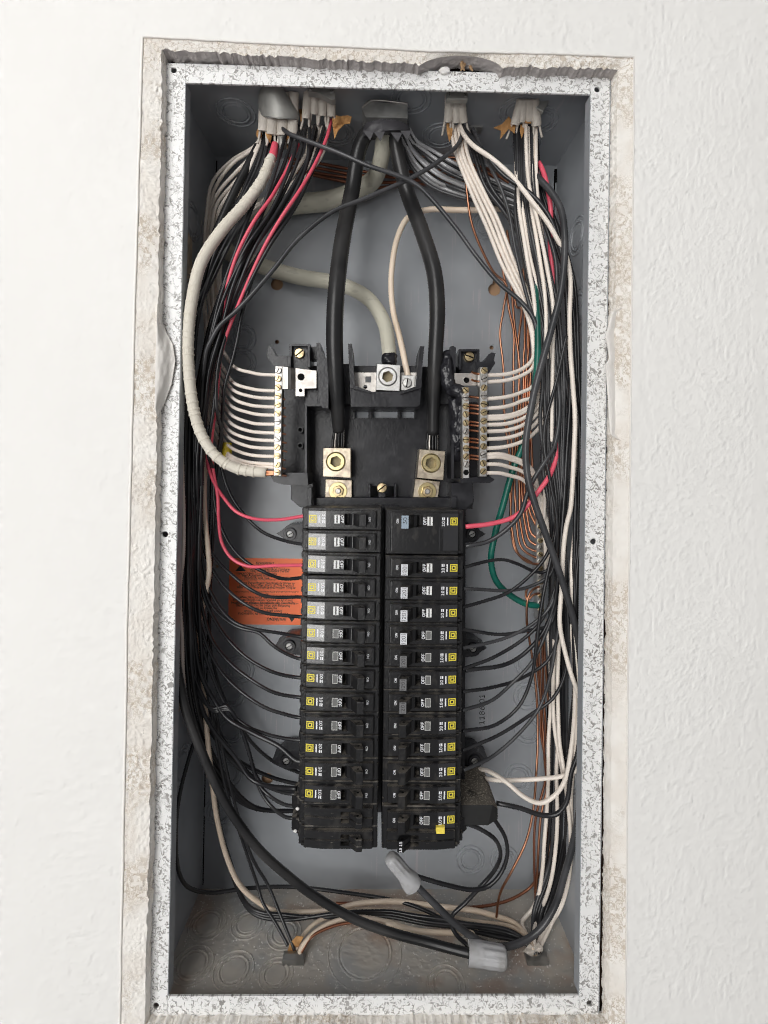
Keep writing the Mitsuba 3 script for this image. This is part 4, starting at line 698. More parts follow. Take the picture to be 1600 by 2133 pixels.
# dark silvery wires fanning from the middle knot to the right bundle
for k in range(11):
    t = k / 10; j = rng.uniform(-3, 3)
    wire('gray_wire', f'{ordw[10 - k]} down of the glossy dark wires fanning right from the taped knot', 'silver_insulation' if k % 3 else GRY, 1.6, [(826 + 26 * t, 268, 46), (838 + 30 * t, 300 - 6 * t, 56), (856 + 46 * t, 345 - 32 * t + j, 68 + 6 * (k % 2)), (893 + 55 * t, 385 - 46 * t + j, 68 + 8 * (k % 2)), (955 + 40 * t, 410 - 48 * t + j, 66 + 8 * (k % 3)), (1022 + 22 * t, 424 - 42 * t + j, 62 + 5 * (k % 3)), (1078 + 8 * t, 440 - 30 * t, 52), (1100, 500 - 20 * t, 48), (1118 + 4 * t, 590, 46), (1136 + 5 * t, 720, 45), (1142 + 8 * t, 860, 46), (1150 + 6 * t, 980, 48)])
for k in range(4): wire('brown_wire', ['topmost', 'second', 'third', 'lowest'][k] + ' of four brown wires running across the back behind the cables', 'copper_dark', 1.5, [(600, 330 + 9 * k, 96), (690, 345 + 10 * k, 102), (790, 360 + 10 * k, 104), (900, 355 + 9 * k, 104), (1000, 345 + 12 * k, 100), (1060, 380 + 12 * k, 90)], wob=1.5)
for k in range(2): wire('bare_copper_wire', ['upper', 'lower'][k] + ' of two orange copper wires at the back beside the third clamp', 'copper', 1.1, [(880 + 20 * k, 326 + 7 * k, 104), (920, 327 + 7 * k, 104), (960, 330 + 8 * k, 103), (1000, 350 + 8 * k, 98)])
# right bundle of black wires
def Mr(t): return [(1070 + 48 * t, 262, 42), (1074 + 44 * t, 350, 36), (1078 + 52 * t, 450, 32), (1092 + 62 * t, 545, 30), (1112 + 60 * t, 635, 30), (1133 + 50 * t, 755, 30), (1134 + 52 * t, 870, 31), (1138 + 43 * t, 960, 32)]
RWI = {2: (.02, [(1147, 1050, 36), (1150, 1130, 42), (1146, 1180, 48), (1130, 1192, 50), (1108, 1188, 50), (1082, 1176, 50), (1050, 1167, 46), (1005, 1171, 36), (966, 1182, 26)]),
       3: (.1, [(1152, 1060, 36), (1156, 1140, 40), (1146, 1196, 44), (1103, 1222, 46), (1057, 1230, 44), (966, 1226, 26)]),
       4: (.18, [(1156, 1040, 34), (1153, 1112, 38), (1138, 1158, 40), (1103, 1200, 42), (1057, 1235, 42), (1010, 1252, 36), (964, 1265, 26)]),
       5: (.26, [(1160, 1060, 36), (1160, 1180, 40), (1156, 1270, 44), (1145, 1302, 46), (1092, 1315, 46), (1040, 1321, 40), (956, 1310, 26)]),
       6: (.34, [(1163, 1060, 36), (1164, 1180, 40), (1146, 1262, 42), (1110, 1300, 44), (1057, 1328, 42), (1010, 1341, 36), (964, 1350, 26)]),
       7: (.42, [(1165, 1060, 36), (1166, 1160, 40), (1154, 1230, 42), (1130, 1290, 44), (1092, 1331, 44), (1033, 1366, 40), (964, 1394, 26)]),
       8: (.5, [(1168, 1080, 38), (1170, 1200, 44), (1164, 1320, 50), (1140, 1378, 52), (1110, 1401, 52), (1068, 1421, 48), (1020, 1432, 40), (964, 1441, 26)]),
       9: (.58, [(1170, 1080, 36), (1168, 1180, 40), (1152, 1270, 42), (1138, 1318, 44), (1110, 1377, 46), (1068, 1422, 46), (1026, 1458, 40), (964, 1480, 26)]),
       10: (.3, [(1160, 1070, 32), (1150, 1150, 32), (1136, 1215, 33), (1124, 1285, 35), (1117, 1340, 37), (1109, 1405, 40), (1082, 1471, 42), (1033, 1510, 38), (964, 1523, 26)]),
       11: (.72, [(1174, 1090, 34), (1180, 1200, 38), (1184, 1320, 42), (1176, 1405, 44), (1152, 1454, 46), (1110, 1486, 46), (1040, 1531, 38), (964, 1563, 26)]),
       12: (.8, [(1176, 1090, 34), (1176, 1200, 36), (1166, 1290, 38), (1158, 1340, 40), (1147, 1405, 42), (1124, 1474, 44), (1075, 1534, 42), (1022, 1580, 36), (966, 1604, 26)])}
for i, (t, tail) in RWI.items():
    head = jit(Mr(t), 8, 5)
    if i in (8, 9, 11, 12): head = [(830 + 5 * i - 35, 268, 46), (842 + 4 * (i - 8), 310, 58), (880 + 6 * (i - 8), 360 - 6 * (i - 8), 66), (960 + 4 * (i - 8), 396 - 10 * (i - 8), 62), (1040 + 4 * (i - 8), 420 - 8 * (i - 8), 54), (1085 + 4 * (i - 8), 470, 44)] + head[3:]
    wire('black_wire', f'black wire from the right bundle into the right column breaker {ordw[i - 1]} from the top', BLK if i % 3 else GRY, RB, Mr(t) + tail)
wire('gray_wire', 'dark gray wire under the red one on the wide double breaker', GRY, 1.9, Mr(.45)[:6] + [(1166, 850, 28), (1155, 930, 25), (1138, 958, 22), (1113, 997, 22), (1098, 1030, 22), (1085, 1069, 24), (1061, 1098, 26), (1019, 1127, 28), (970, 1138, 28)], wob=.2)
wire('red_wire', 'red wire crossing from the right bundle to the wide double breaker', RED, 2.1, [(1108, 322, 50), (1122, 338, 46), (1133, 362, 40), (1140, 390, 38), (1147, 436, 38), (1146, 510, 40), (1156, 600, 42), (1166, 700, 42), (1170, 770, 38), (1164, 840, 34), (1158, 900, 32), (1158, 950, 32), (1145, 990, 28), (1120, 1026, 26), (1096, 1056, 27), (1071, 1077, 28), (1022, 1091, 28), (970, 1097, 27)], wob=.2)
for k in range(4):
    t = k / 3; wire('black_wire', ['first', 'second', 'third', 'fourth'][k] + ' from the left of four black wires in the thick of the right bundle', BLK if k % 3 else GRY, 1.9, jit([(p[0], p[1], p[2] + 7) for p in Mr(.04 + .9 * t)], 7, 4) + [(1146 + 30 * t, 1060, 40), (1152 + 26 * t, 1180, 46), (1154 + 26 * t, 1300, 56), (1158 + 22 * t, 1440, 66), (1160 + 20 * t, 1600, 72), (1146 + 20 * t, 1790, 78), (1112 + 14 * t, 1905, 70), (1112 + 6 * t, 1980, 45)])
for k in range(5):
    t = k / 4; wire('black_wire', ['leftmost', 'second', 'third', 'fourth', 'rightmost'][k] + ' of five black wires hugging the right wall of the box', BLK, 1.7, jit([(1110 + 6 * t, 268, 46), (1118 + 12 * t, 380, 46), (1150 + 14 * t, 480, 46), (1180 + 10 * t, 580, 45), (1192 + 12 * t, 680, 42), (1198 + 12 * t, 800, 38), (1200 + 14 * t, 920, 34), (1200 + 16 * t, 1050, 31), (1195 + 20 * t, 1180, 32), (1192 + 22 * t, 1300, 34), (1196 + 14 * t, 1420, 40), (1192 + 14 * t, 1540, 50), (1182 + 10 * t, 1680, 66), (1166 + 10 * t, 1810, 74), (1132 + 12 * t, 1910, 70), (1110 + 14 * t, 1985, 44)], 3.5, 2))
wire('heavy_gray_wire', 'heavy dark gray wire crossing the right bundle and sweeping down to the white-gray connector', 'gray_insulation', 2.9, [(1104, 340, 48), (1118, 366, 38), (1147, 399, 30), (1168, 436, 24), (1176, 485, 19), (1176, 540, 17), (1169, 605, 15), (1152, 675, 14), (1131, 747, 12), (1113, 817, 11), (1100, 885, 11), (1095, 930, 12), (1099, 990, 14), (1113, 1046, 16), (1138, 1116, 19), (1162, 1182, 22), (1184, 1252, 26), (1203, 1325, 30), (1212, 1420, 33), (1215, 1540, 34), (1211, 1650, 36), (1203, 1710, 38), (1193, 1760, 40), (1176, 1822, 44), (1155, 1890, 47), (1120, 1941, 46), (1075, 1967, 42), (1026, 1971, 38), (984, 1951, 35), (942, 1919, 34), (907, 1885, 36), (868, 1845, 38)], sides=14, wob=.2)
wire('green_wire', 'green wire looping through the right bundle to the ground bar', 'green_insulation', 2.9, [(1112, 560, 34), (1116, 620, 30), (1120, 680, 27), (1120, 740, 24), (1115, 800, 26), (1104, 865, 30), (1088, 930, 32), (1071, 972, 34), (1049, 1050, 40), (1031, 1115, 46), (1023, 1165, 50), (1034, 1210, 54), (1066, 1242, 58), (1096, 1258, 60), (1126, 1262, 62)], sides=14, wob=.2)
# bare copper grounds
CW = [[(965, 268, 46), (968, 330, 50), (974, 400, 56), (984, 467, 64), (1006, 525, 72), (1030, 570, 78), (1054, 592, 80), (1050, 646, 80), (1043, 690, 80), (1047, 750, 78), (1049, 835, 74), (1052, 890, 70), (1062, 960, 66), (1062, 1040, 62), (1066, 1100, 60), (1078, 1150, 60), (1098, 1170, 60), (1122, 1176, 60)],
      [(1043, 490, 80), (1043, 537, 82), (1052, 590, 84), (1060, 646, 84), (1070, 695, 82), (1069, 765, 80), (1073, 898, 76), (1072, 1000, 70), (1078, 1100, 66), (1090, 1145, 64), (1124, 1166, 62)],
      [(1056, 480, 82), (1061, 520, 84), (1066, 600, 86), (1072, 680, 84), (1082, 760, 82), (1080, 900, 78), (1080, 1010, 72), (1084, 1095, 68), (1098, 1140, 65), (1124, 1150, 62)],
      [(1070, 560, 84), (1078, 640, 86), (1086, 640, 86), (1080, 720, 84), (1086, 900, 80), (1086, 1010, 74), (1092, 1090, 68), (1104, 1128, 65), (1124, 1138, 62)],
      [(1090, 560, 84), (1095, 680, 84), (1090, 760, 84), (1092, 900, 80), (1093, 1000, 74), (1098, 1075, 68), (1108, 1112, 65), (1124, 1124, 62)],
      [(1094, 620, 84), (1103, 700, 84), (1096, 800, 82), (1096, 900, 80), (1098, 1000, 72), (1104, 1065, 67), (1124, 1108, 62)],
      [(1110, 600, 82), (1108, 720, 84), (1103, 820, 82), (1102, 920, 78), (1104, 1000, 70), (1110, 1060, 66), (1124, 1090, 62)],
      [(1104, 600, 84), (1100, 700, 86), (1099, 800, 84), (1106, 900, 78), (1108, 960, 72), (1110, 1020, 67), (1122, 1060, 62)],
      [(1056, 886, 70), (1066, 920, 68), (1068, 950, 68), (1064, 1030, 64), (1066, 1110, 62), (1076, 1150, 60), (1108, 1172, 60)]]
for k, c in enumerate(CW): wire('bare_copper_wire', f'bare copper ground wire to the right ground bar, {ordw[k]} from the left', 'copper', 1.15, c, wob=.8, sides=8)
wire('bare_copper_wire', 'short looped bare copper wire just above the green wire end', 'copper', 1.1, [(1124, 1222, 60), (1110, 1228, 58), (1100, 1245, 56), (1098, 1290, 60), (1104, 1340, 64), (1115, 1420, 66), (1120, 1510, 66), (1117, 1610, 62), (1111, 1690, 60), (1097, 1752, 58), (1068, 1812, 56), (1042, 1860, 62), (1034, 1910, 70)], wob=.5, sides=8)
wire('bare_copper_wire', 'short bare copper loop beside the ground bar', 'copper', 1.1, [(1124, 1236, 60), (1110, 1240, 58), (1098, 1252, 58), (1096, 1232, 62), (1102, 1222, 64)], sides=8)
for k in range(4): wire('bare_copper_wire', ['leftmost', 'second', 'third', 'rightmost'][k] + ' of four bare copper wires running down the lower right back', 'copper' if k % 2 else 'copper_dark', 1.15, [(1118 + 5 * k, 1320, 82), (1124 + 5 * k, 1430, 86), (1130 + 5 * k, 1540, 88), (1134 + 3 * k, 1640, 86), (1118 + 10 * k, 1700, 84), (1112 + 10 * k, 1780, 82), (1114 + 6 * k, 1850, 84), (1117, 1905, 78)], wob=2, sides=8)
wire('brown_wire', 'brown copper wire trailing along the bottom back edge', 'copper_dark', 1.3, [(1128, 1815, 92), (1103, 1850, 96), (1061, 1875, 92), (1005, 1889, 88), (917, 1886, 90), (820, 1876, 94), (700, 1882, 92)], wob=1)
# cream wires running down the lower right
for k, c in enumerate([[(1140, 1290, 70), (1148, 1440, 72), (1143, 1545, 72), (1141, 1650, 72), (1136, 1740, 72), (1131, 1805, 74), (1120, 1868, 76), (1104, 1899, 76), (1088, 1918, 72), (1098, 1950, 54), (1110, 1980, 44)],
                       [(1152, 1290, 64), (1160, 1405, 66), (1163, 1475, 68), (1160, 1600, 68), (1162, 1717, 66), (1152, 1815, 68), (1138, 1868, 72), (1122, 1905, 72), (1112, 1944, 56), (1116, 1982, 43)],
                       [(1156, 1300, 58), (1152, 1440, 60), (1158, 1530, 62), (1170, 1600, 60), (1182, 1660, 54), (1190, 1737, 52), (1186, 1820, 58), (1160, 1905, 66), (1128, 1950, 54), (1118, 1982, 43)],
                       [(1168, 1300, 50), (1162, 1440, 52), (1166, 1540, 52), (1176, 1620, 50), (1188, 1720, 48), (1188, 1800, 52), (1168, 1890, 62), (1134, 1945, 56), (1120, 1982, 43)]]):
    wire('white_wire', ['first', 'second', 'third', 'fourth'][k] + ' cream wire from the left running down the lower right corner', WHT, 1.8, c, wob=.6)
wire('white_wire', 'cream wire drooping from the dusty terminal block', WHT, 2.0, [(985, 1604, 94), (1010, 1604, 74), (1030, 1613, 60), (1057, 1631, 48), (1092, 1660, 44), (1124, 1673, 42), (1152, 1660, 40), (1176, 1628, 38), (1188, 1575, 38), (1196, 1500, 40), (1198, 1400, 40), (1190, 1300, 42)], wob=.2)
wire('black_wire', 'black wire drooping from the right end of the dusty terminal block', BLK, 2.0, [(1034, 1673, 46), (1050, 1676, 44), (1085, 1684, 42), (1127, 1698, 40), (1158, 1697, 38), (1180, 1672, 36), (1190, 1610, 36), (1203, 1570, 36), (1209, 1500, 36), (1207, 1380, 36)], wob=.2)
wire('black_wire', 'black loop from the bottom right breaker down to the floor', BLK, 1.8, [(972, 1716, 42), (994, 1724, 44), (1033, 1750, 48), (1043, 1780, 52), (1029, 1815, 58), (1001, 1847, 60), (970, 1880, 62), (942, 1908, 60), (940, 1925, 54), (950, 1946, 48), (975, 1970, 38)], wob=.3)
wire('black_wire', 'black loop from the terminal block round to the upper connector', BLK, 1.8, [(1024, 1700, 50), (1036, 1716, 50), (1053, 1746, 50), (1057, 1780, 50), (1044, 1818, 50), (1019, 1845, 49), (987, 1853, 47), (928, 1843, 42), (870, 1826, 38)], wob=.3)
# floor wires
wire('tan_wire', 'faded tan wire showing between the black ones at the far left edge of the box', 'mauve_insulation', 1.7, [(377, 880, 13), (379, 960, 12), (382, 1060, 12), (381, 1160, 12), (375, 1215, 12), (374, 1250, 12), (378, 1320, 13), (380, 1390, 18), (384, 1450, 26)], wob=.2)
wire('gray_wire', 'dark wire straying in front of the cream wires at upper right', GRY, 1.6, [(985, 268, 46), (1010, 322, 36), (1042, 390, 30), (1062, 450, 28), (1076, 530, 27), (1096, 610, 27), (1118, 690, 26), (1130, 790, 26), (1126, 880, 28), (1140, 980, 34)], wob=.4)
wire('black_wire', 'thin black wire weaving across the right bundle below the red one', BLK, 1.4, [(1180, 700, 24), (1160, 790, 22), (1136, 880, 24), (1134, 930, 22), (1146, 1000, 24), (1160, 1080, 28), (1158, 1170, 34)], wob=.4)
wire('white_wire', 'cream wire slanting through the middle of the right bundle', WHT, 1.6, [(1096, 256, 40), (1096, 300, 34), (1104, 400, 25), (1122, 470, 22), (1140, 560, 22), (1152, 640, 24), (1152, 740, 25), (1150, 840, 27), (1148, 930, 32), (1136, 1000, 40), (1134, 1080, 52)], wob=.5)
wire('white_wire', 'cream wire beside the far right edge of the bundle', WHT, 1.6, [(1200, 900, 44), (1204, 1000, 42), (1198, 1100, 38), (1190, 1190, 34), (1192, 1260, 32), (1202, 1360, 33), (1206, 1450, 35), (1198, 1560, 40), (1190, 1660, 48), (1192, 1740, 54), (1180, 1840, 64), (1146, 1930, 58), (1122, 1980, 44)], wob=.5)
wire('tan_wire', 'tan wire sweeping down the left and along the bottom back', 'tan_insulation', 2.3, [(428, 905, 44), (428, 960, 42), (425, 1020, 40), (427, 1080, 40), (434, 1150, 42), (436, 1190, 44), (428, 1240, 46), (414, 1310, 48), (424, 1440, 52), (436, 1570, 58), (454, 1715, 64), (473, 1785, 68), (501, 1845, 74), (541, 1881, 78), (573, 1899, 78), (639, 1901, 78), (693, 1895, 78), (747, 1882, 82), (812, 1878, 84), (882, 1884, 82), (956, 1893, 78), (1026, 1906, 74), (1072, 1922, 70), (1098, 1950, 54), (1112, 1982, 43)], wob=.4)
wire('tan_wire', 'tan wire curving from the bottom left clamp across the floor', 'tan_insulation', 2.2, [(624, 1985, 44), (632, 1968, 46), (655, 1944, 52), (693, 1922, 60), (747, 1912, 64), (805, 1921, 60), (865, 1938, 54), (935, 1942, 54), (1010, 1942, 58), (1080, 1948, 57), (1106, 1966, 50), (1114, 1988, 42)], wob=.4)
wire('tan_wire', 'slim tan wire beside the bottom left clamp', 'tan_insulation', 1.7, [(616, 1978, 46), (630, 1950, 54), (655, 1924, 64), (690, 1908, 72), (760, 1895, 78), (860, 1903, 76), (960, 1915, 70), (1070, 1934, 63), (1102, 1958, 52), (1116, 1984, 43)], wob=.6)
wire('brown_wire', 'brown bare wire beside the tan wire at the bottom left clamp', 'copper_dark', 1.2, [(628, 1984, 43), (648, 1952, 49), (690, 1930, 55), (740, 1922, 58), (800, 1930, 55)], wob=.3)
wire('black_wire', 'left of two slim black wires dropping to the bottom left clamp', BLK, 1.4, [(440, 1480, 60), (470, 1640, 64), (512, 1772, 66), (537, 1845, 66), (548, 1881, 62), (573, 1921, 56), (600, 1970, 46)], wob=.3)
wire('black_wire', 'right of two slim black wires dropping to the bottom left clamp', BLK, 1.4, [(450, 1480, 58), (480, 1640, 62), (526, 1787, 64), (559, 1845, 64), (581, 1899, 58), (596, 1936, 52), (614, 1980, 44)], wob=.3)
wire('black_wire', 'slim black wire looping low round the left corner and along the back', BLK, 1.7, [(430, 1486, 70), (410, 1530, 62), (388, 1600, 50), (372, 1670, 40), (366, 1750, 40), (374, 1822, 50), (396, 1850, 62), (443, 1860, 76), (515, 1850, 84), (602, 1847, 90), (693, 1856, 90), (780, 1868, 88), (846, 1882, 82), (905, 1906, 70), (950, 1930, 60), (1030, 1950, 54), (1096, 1966, 48), (1116, 1986, 42)], wob=.3)
for k in range(3): wire('black_wire', ['back', 'middle', 'front'][k] + ' of three black wires lying along the bottom back edge', BLK, 1.6, [(416 + 6 * k, 1500, 62), (446, 1640 + 10 * k, 74), (478, 1790 + 6 * k, 78), (520, 1890 + 3 * k, 76), (600, 1908 + 3 * k, 70), (700, 1912 - 6 * k, 70), (800, 1908 - 5 * k, 72), (880, 1924 - 6 * k, 64), (960, 1935 - 6 * k, 60), (1060, 1950 - 5 * k, 54), (1100, 1964, 48), (1114, 1986, 42)], wob=1)
# ground bar of the right side
gb = thing('ground_bar', 'aluminium ground bar with screws half hidden behind the right bundle', 'ground bar')
obj('bar', plate([(1117, 1045), (1132, 1044), (1134, 1292), (1119, 1293)], 60, 70, .4), 'aluminium', gb)
for i in range(17): screw(1125 + i * .12, 1054 + i * 14.4, 59.9, 2.4, rng.uniform(0, 180), 'brass' if i % 2 else 'tin_plate', gb, 'terminal_screw')
yl = thing('wire_connector', 'yellow twist-on connector tucked behind the left neutral wires', 'wire connector')
obj('cap', tube([(474, 922, 50), (472, 942, 50), (469, 964, 50)], [3.8, 4.8, 4.2], 12), 'nut_yellow', yl, smooth=40)
def nut(label, a, b, r0, r1):
    k = thing('wire_connector', label, 'wire connector'); A, B = P(*a), P(*b); ax = B - A; L = np.linalg.norm(ax); n = 48; V = []
    prof = [(0, r0 * .25), (.015, r0 * .72), (.05, r0 * .9), (.12, r0), (.45, r0 * 1.02), (.60, r0 * 1.02), (.66, r0 * 1.06), (.85, r1 * .96), (.97, r1), (1.0, r1), (1.0, r1 * .86), (.9, r1 * .8)]
    al = np.linspace(0, 2 * math.pi, n, endpoint=False); t = ax / L; u = np.cross(t, [0, 1, 0.2]); u /= np.linalg.norm(u); w = np.cross(t, u); F = []
    for i, (s, r) in enumerate(prof):
        rr = r * (1 + (.05 * np.cos(al * 11) if .1 < s < .62 else 0)) * (1 + .06 * np.sin(al * 2 + 1) * s)
        V.append(A + ax * s + (rr / 1000)[:, None] * (np.cos(al)[:, None] * u + np.sin(al)[:, None] * w))
    V = np.vstack(V + [A[None]]); kk = np.arange(n); k2 = (kk + 1) % n
    for i in range(len(prof) - 1): F += [np.stack([i * n + kk, (i + 1) * n + kk, i * n + k2], 1), np.stack([i * n + k2, (i + 1) * n + kk, (i + 1) * n + k2], 1)]
    F.append(np.stack([np.full(n, len(V) - 1), kk, k2], 1)); m = trimesh.Trimesh(V, np.vstack(F), process=False); m.fix_normals(); obj('cap', m, 'nut_gray', k, smooth=60)
nut('gray twist-on wire connector pointing up below the breakers', (811, 1783, 34), (860, 1842, 38), 6.2, 8.6)
nut('gray twist-on wire connector lying on the floor of the box', (1056, 1997, 26), (976, 1983, 30), 8.4, 9.4)

# ------------------------------------------------------------------ clamps, sheaths and paper scraps at the top and bottom
SHN = {}
def sheath(label, pts, r, group):
    i = SHN[group] = SHN.get(group, -1) + 1; k = thing('cable_sheath', ('leftmost', 'second', 'third', 'fourth')[i] + ' ' + label, 'cable sheath'); m = tube(pts, r, 14, step=.002); c = px3(pts).mean(0)
    m.vertices[:, 1] = c[1] + (m.vertices[:, 1] - c[1]) * (.7); obj('jacket', m, 'jacket', k, smooth=40)
    e = px3(pts); d_ = (e[-1] - e[-2]); d_ /= np.linalg.norm(d_)
    for s in (-1, 1):
        q = np.array([e[-1] - d_ * .002 + np.array([s * .0025, -.001, 0]), e[-1] + d_ * .005 + np.array([s * .0032, -.0022, 0]), e[-1] + d_ * (.008 + .004 * rng.random()) + np.array([s * .004, -.003, 0])]); obj('torn_strip', sweep(spline(q, .001), [.0011, .0008, .0003][0], 5), 'jacket', k, smooth=True)
    return k
SHG_ = ['sheaths under the dome clamp', 'sheaths under the second clamp', 'sheaths under the third clamp', 'sheaths under the right clamp']
for x0, x1, yb in ((551, 549, 276), (570, 567, 284), (591, 588, 286), (611, 610, 282)): sheath('of the beige cable sheaths under the gray dome clamp at top left', [(x0, 185, 24), ((x0 + x1) / 2, 235, 34), (x1, yb, 39)], [4.4, 4.7, 4.6], 0)
for x0, x1, yb in ((642, 638, 250), (657, 655, 240), (672, 672, 244), (688, 691, 246)): sheath('of the beige cable sheaths under the second clamp from the left', [(x0, 176, 22), ((x0 + x1) / 2, 212, 32), (x1, yb, 38)], [3.8, 4.0, 3.7], 1)
for x0, x1, yb in ((936, 932, 256), (951, 950, 258), (963, 965, 258)): sheath('of the beige cable sheaths under the third clamp from the left', [(x0, 188, 22), (x0 - 1, 225, 32), (x1, yb, 40)], [3.7, 3.9, 3.7], 2)
for x0, x1, yb in ((1088, 1071, 263), (1094, 1084, 255), (1104, 1101, 252), (1115, 1117, 265)): sheath('of the beige cable sheaths under the right clamp', [(x0, 200, 24), ((x0 + x1) / 2, 232, 33), (x1, yb, 39)], [3.9, 4.2, 4.1], 3)
def clamp(label, polyp, d0, d1, mat='clamp_metal'):
    k = thing('cable_clamp', label, 'cable clamp'); obj('body', plate(polyp, d0, d1, .6), mat, k); return k
# the dome clamp is a bent saddle
k = thing('cable_clamp', 'gray metal dome clamp over the leftmost sheaths at the top', 'cable clamp')
def bent(pts, n=24):
    V = []; 
    for j in range(9):
        s = j / 8
        for i in range(n + 1):
            t = i / n; xl = 537 + 3 * s + 6 * max(0, .25 - s) * 4; xr = 592 + 30 * min(1, s * 1.25); x = xl + (xr - xl) * t; y = 177 + 64 * s + 7 * s * t - 16 * math.sin(math.pi * t) * (1 - s) * .6 + 10 * (1 - s) * abs(2 * t - 1) ** 3
            V.append(P(x, y, 22 + 12 * s - 7.5 * math.sin(math.pi * t) ** .7))
    F = []
    for j in range(8):
        for i in range(n): a = j * (n + 1) + i; F += [(a, a + n + 1, a + 1), (a + 1, a + n + 1, a + n + 2)]
    f = trimesh.Trimesh(np.array(V), F, process=False); b2 = f.copy(); b2.vertices[:, 1] += .0012; b2.faces = b2.faces[:, ::-1]; return cat_([f, b2])
obj('saddle', bent(0), 'clamp_metal', k, smooth=True)
clamp('small pale clamp bar above the second group of sheaths', [(640, 178), (697, 180), (698, 206), (690, 208), (664, 193), (641, 190)], 14, 20)
clamp('small pale clamp bar above the third group of sheaths', [(931, 188), (976, 190), (974, 206), (931, 206)], 15, 20); clamp('pale clamp bar above the rightmost sheaths', [(1091, 199), (1150, 202), (1132, 232), (1112, 222)], 28, 32)
k = thing('cable_clamp', 'wide dark metal clamp in the middle of the top above the taped knot', 'cable clamp')
F_ = [P(754, 226, 27), P(771, 212, 27), P(849, 217, 27), P(849, 246, 27), P(762, 244, 27)]
obj('body', hull(F_ + [q + [0, .026, 0] for q in F_]), 'steel_dark', k); obj('rim', tube([(755, 224, 26.5), (771, 210.5, 26.5), (849, 215.5, 26.5)], .9, 6), 'tin_plate', k, smooth=True)
kn = thing('tape_wrap', 'dark tape wrapped round the knot of cables under the middle clamp', 'tape')
m = tube([(801, 232, 40), (804, 254, 41), (806, 272, 42), (807, 283, 43)], [19, 20.5, 21.5, 21.5], 40, step=.0012); c_ = P(804, 260, 42)
m.vertices[:, 1] = c_[1] + (m.vertices[:, 1] - c_[1]) * .62; m.vertices += (meshkit.fbm(m.vertices * 150, 3, 6)[:, None] - .5) * .003; obj('wrap', m, 'tape_dull', kn, smooth=True)
for x, y in ((768, 286), (790, 288), (826, 290), (846, 286)): obj('torn_edge', hull([P(x - 12, y - 14, 29), P(x + 12, y - 14, 29), P(x + 3, y + 6, 30), P(x - 12, y - 14, 31), P(x + 12, y - 14, 31)]), 'tape_dull', kn)
def scrap(label, pts, group=None):
    k = thing('paper_scrap', label, 'paper'); q = np.array(pts, float); d0 = q[:, 2].mean()
    v, f = trimesh.creation.triangulate_polygon(Polygon(q[:, :2]).buffer(0), engine='earcut'); m = trimesh.Trimesh(np.column_stack([v, np.zeros(len(v))]), f, process=False).subdivide().subdivide().subdivide()
    v = np.array([P(x, y, d0 - 3 + 9 * float(meshkit.noise(np.array([x * .07, y * .07, d0])))) for x, y, _ in m.vertices]); f = trimesh.Trimesh(v, m.faces, process=False)
    b2 = f.copy(); b2.vertices[:, 1] += .0004; b2.faces = b2.faces[:, ::-1]; obj('sheet', cat_([f, b2]), 'kraft_paper', k, smooth=True)
scrap('large torn scrap of brown paper beside the second sheaths', [(692, 238, 38), (708, 242, 34), (724, 240, 32), (733, 243, 30), (729, 257, 33), (718, 258, 35), (704, 272, 37), (697, 290, 38), (693, 262, 39)])
scrap('small torn brown paper in front of the dome clamp sheaths', [(552, 276, 36), (567, 276, 35), (565, 288, 35), (563, 298, 36), (556, 286, 36)])
scrap('torn brown paper reaching left of the right sheaths', [(1028, 266, 36), (1046, 258, 37), (1060, 242, 39), (1074, 262, 38), (1072, 278, 38), (1060, 268, 37), (1042, 290, 36), (1044, 272, 37)])
scrap('narrow brown paper strips under the third sheaths', [(930, 256, 40), (944, 256, 40), (942, 282, 41), (936, 296, 41), (931, 274, 41)])
scrap('curl of brown paper left of the second sheaths', [(622, 228, 38), (630, 226, 38), (632, 244, 38), (627, 254, 38)])
scrap('gray torn tongue hanging under the dome clamp sheaths', [(578, 284, 35), (592, 282, 35), (596, 310, 35), (584, 314, 35)])
scene[[q for q in scene if q.startswith('paper_scrap') and q.endswith('__sheet')][-1]]['bsdf'] = ref('clamp_metal')
k = thing('hex_stud', 'dull metal stud with a square head at the top right of the third clamp', 'bolt'); obj('head', plate(rect(978, 248, 1006, 264), 60, 70, .5), 'steel_dark', k); obj('shank', tube([(990, 262, 66), (991, 290, 66), (992, 318, 66)], 2.2, 10), 'steel_dark', k, smooth=True)
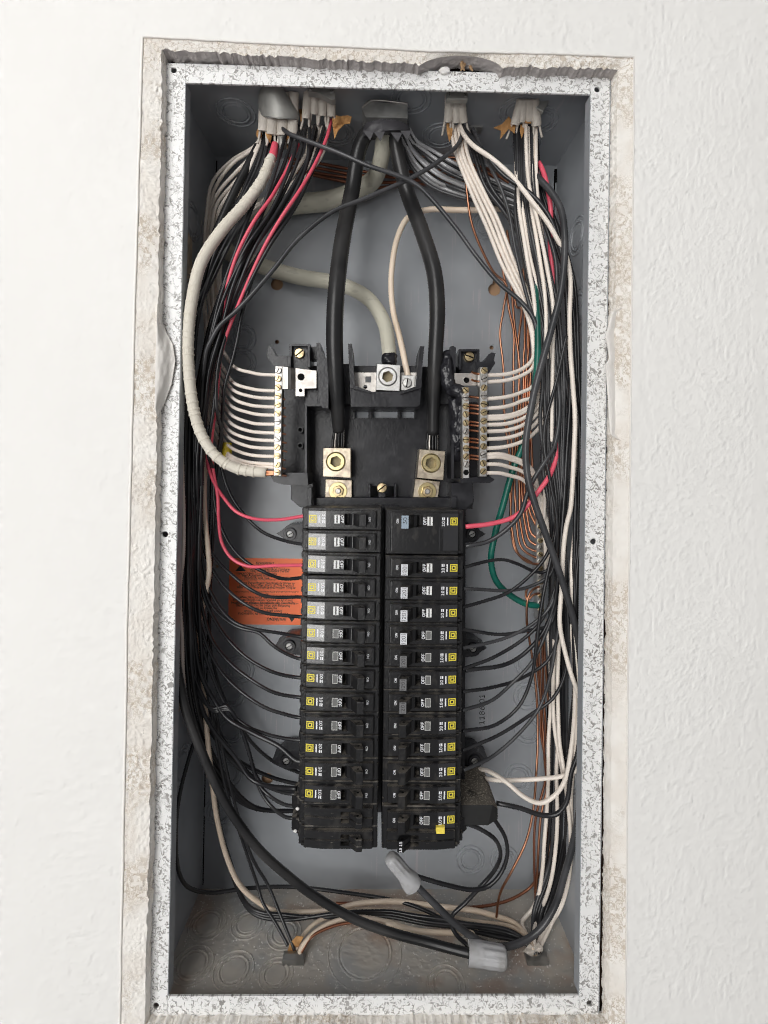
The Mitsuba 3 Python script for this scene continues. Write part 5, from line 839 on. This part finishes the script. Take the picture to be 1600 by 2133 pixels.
scrap('thin brown paper strip hanging between the dome clamp sheaths', [(596, 282, 35), (602, 281, 35), (603, 300, 36), (599, 312, 37), (596, 298, 36)])
scrap('frayed brown paper at the left end of the dome clamp sheaths', [(536, 268, 38), (545, 272, 38), (546, 284, 38), (538, 290, 39), (533, 280, 39)])
scrap('brown paper shred under the middle of the right sheaths', [(1084, 258, 38), (1092, 257, 38), (1091, 276, 39), (1087, 288, 40), (1083, 272, 39)])
scrap('small rolled brown paper on the front of the right sheaths', [(1090, 246, 35), (1107, 250, 34), (1106, 257, 34), (1096, 256, 34), (1089, 252, 35)])
for x, y in ((647, 185), (691, 190)): screw(x, y, 13.8, 1.9, 30 + x, 'steel_dark', 'cable_clamp_001', 'clamp_screw')
for x, y in ((936, 197), (970, 199)): screw(x, y, 14.8, 1.9, 60 + x, 'steel_dark', 'cable_clamp_002', 'clamp_screw')
# bottom clamps
k = thing('cable_clamp', 'small dull clamp with torn wires on the floor at lower left', 'cable clamp'); o = floor_at(612, 2002)
obj('body', trimesh.convex.convex_hull(np.array([o + np.array([a, b, c]) for a in (-.0095, .0095) for b in (-.004, .004) for c in (0, .005)] + [o + np.array([a, 0, .0065]) for a in (-.008, .008)])), 'steel_dark', k)
scrap('torn brown sheath over the bottom left clamp', [(598, 1985, 44), (604, 1965, 46), (618, 1950, 48), (632, 1952, 47), (622, 1972, 45), (612, 1988, 43)])
k = thing('cable_clamp', 'torn clamp with a ragged sheath on the floor at lower right', 'cable clamp'); o = floor_at(1118, 2000)
obj('body', trimesh.convex.convex_hull(np.array([o + np.array([a, b, c]) for a in (-.010, .009) for b in (-.005, .004) for c in (0, .004)])), 'steel_dark', k)
scrap('ragged beige sheath standing on the lower right clamp', [(1090, 1982, 42), (1104, 1966, 44), (1112, 1974, 43), (1122, 1962, 45), (1132, 1976, 43), (1126, 1992, 41), (1106, 1992, 41)])
scene[[q for q in scene if q.startswith('paper_scrap') and q.endswith('__sheet')][-1]]['bsdf'] = ref('jacket')
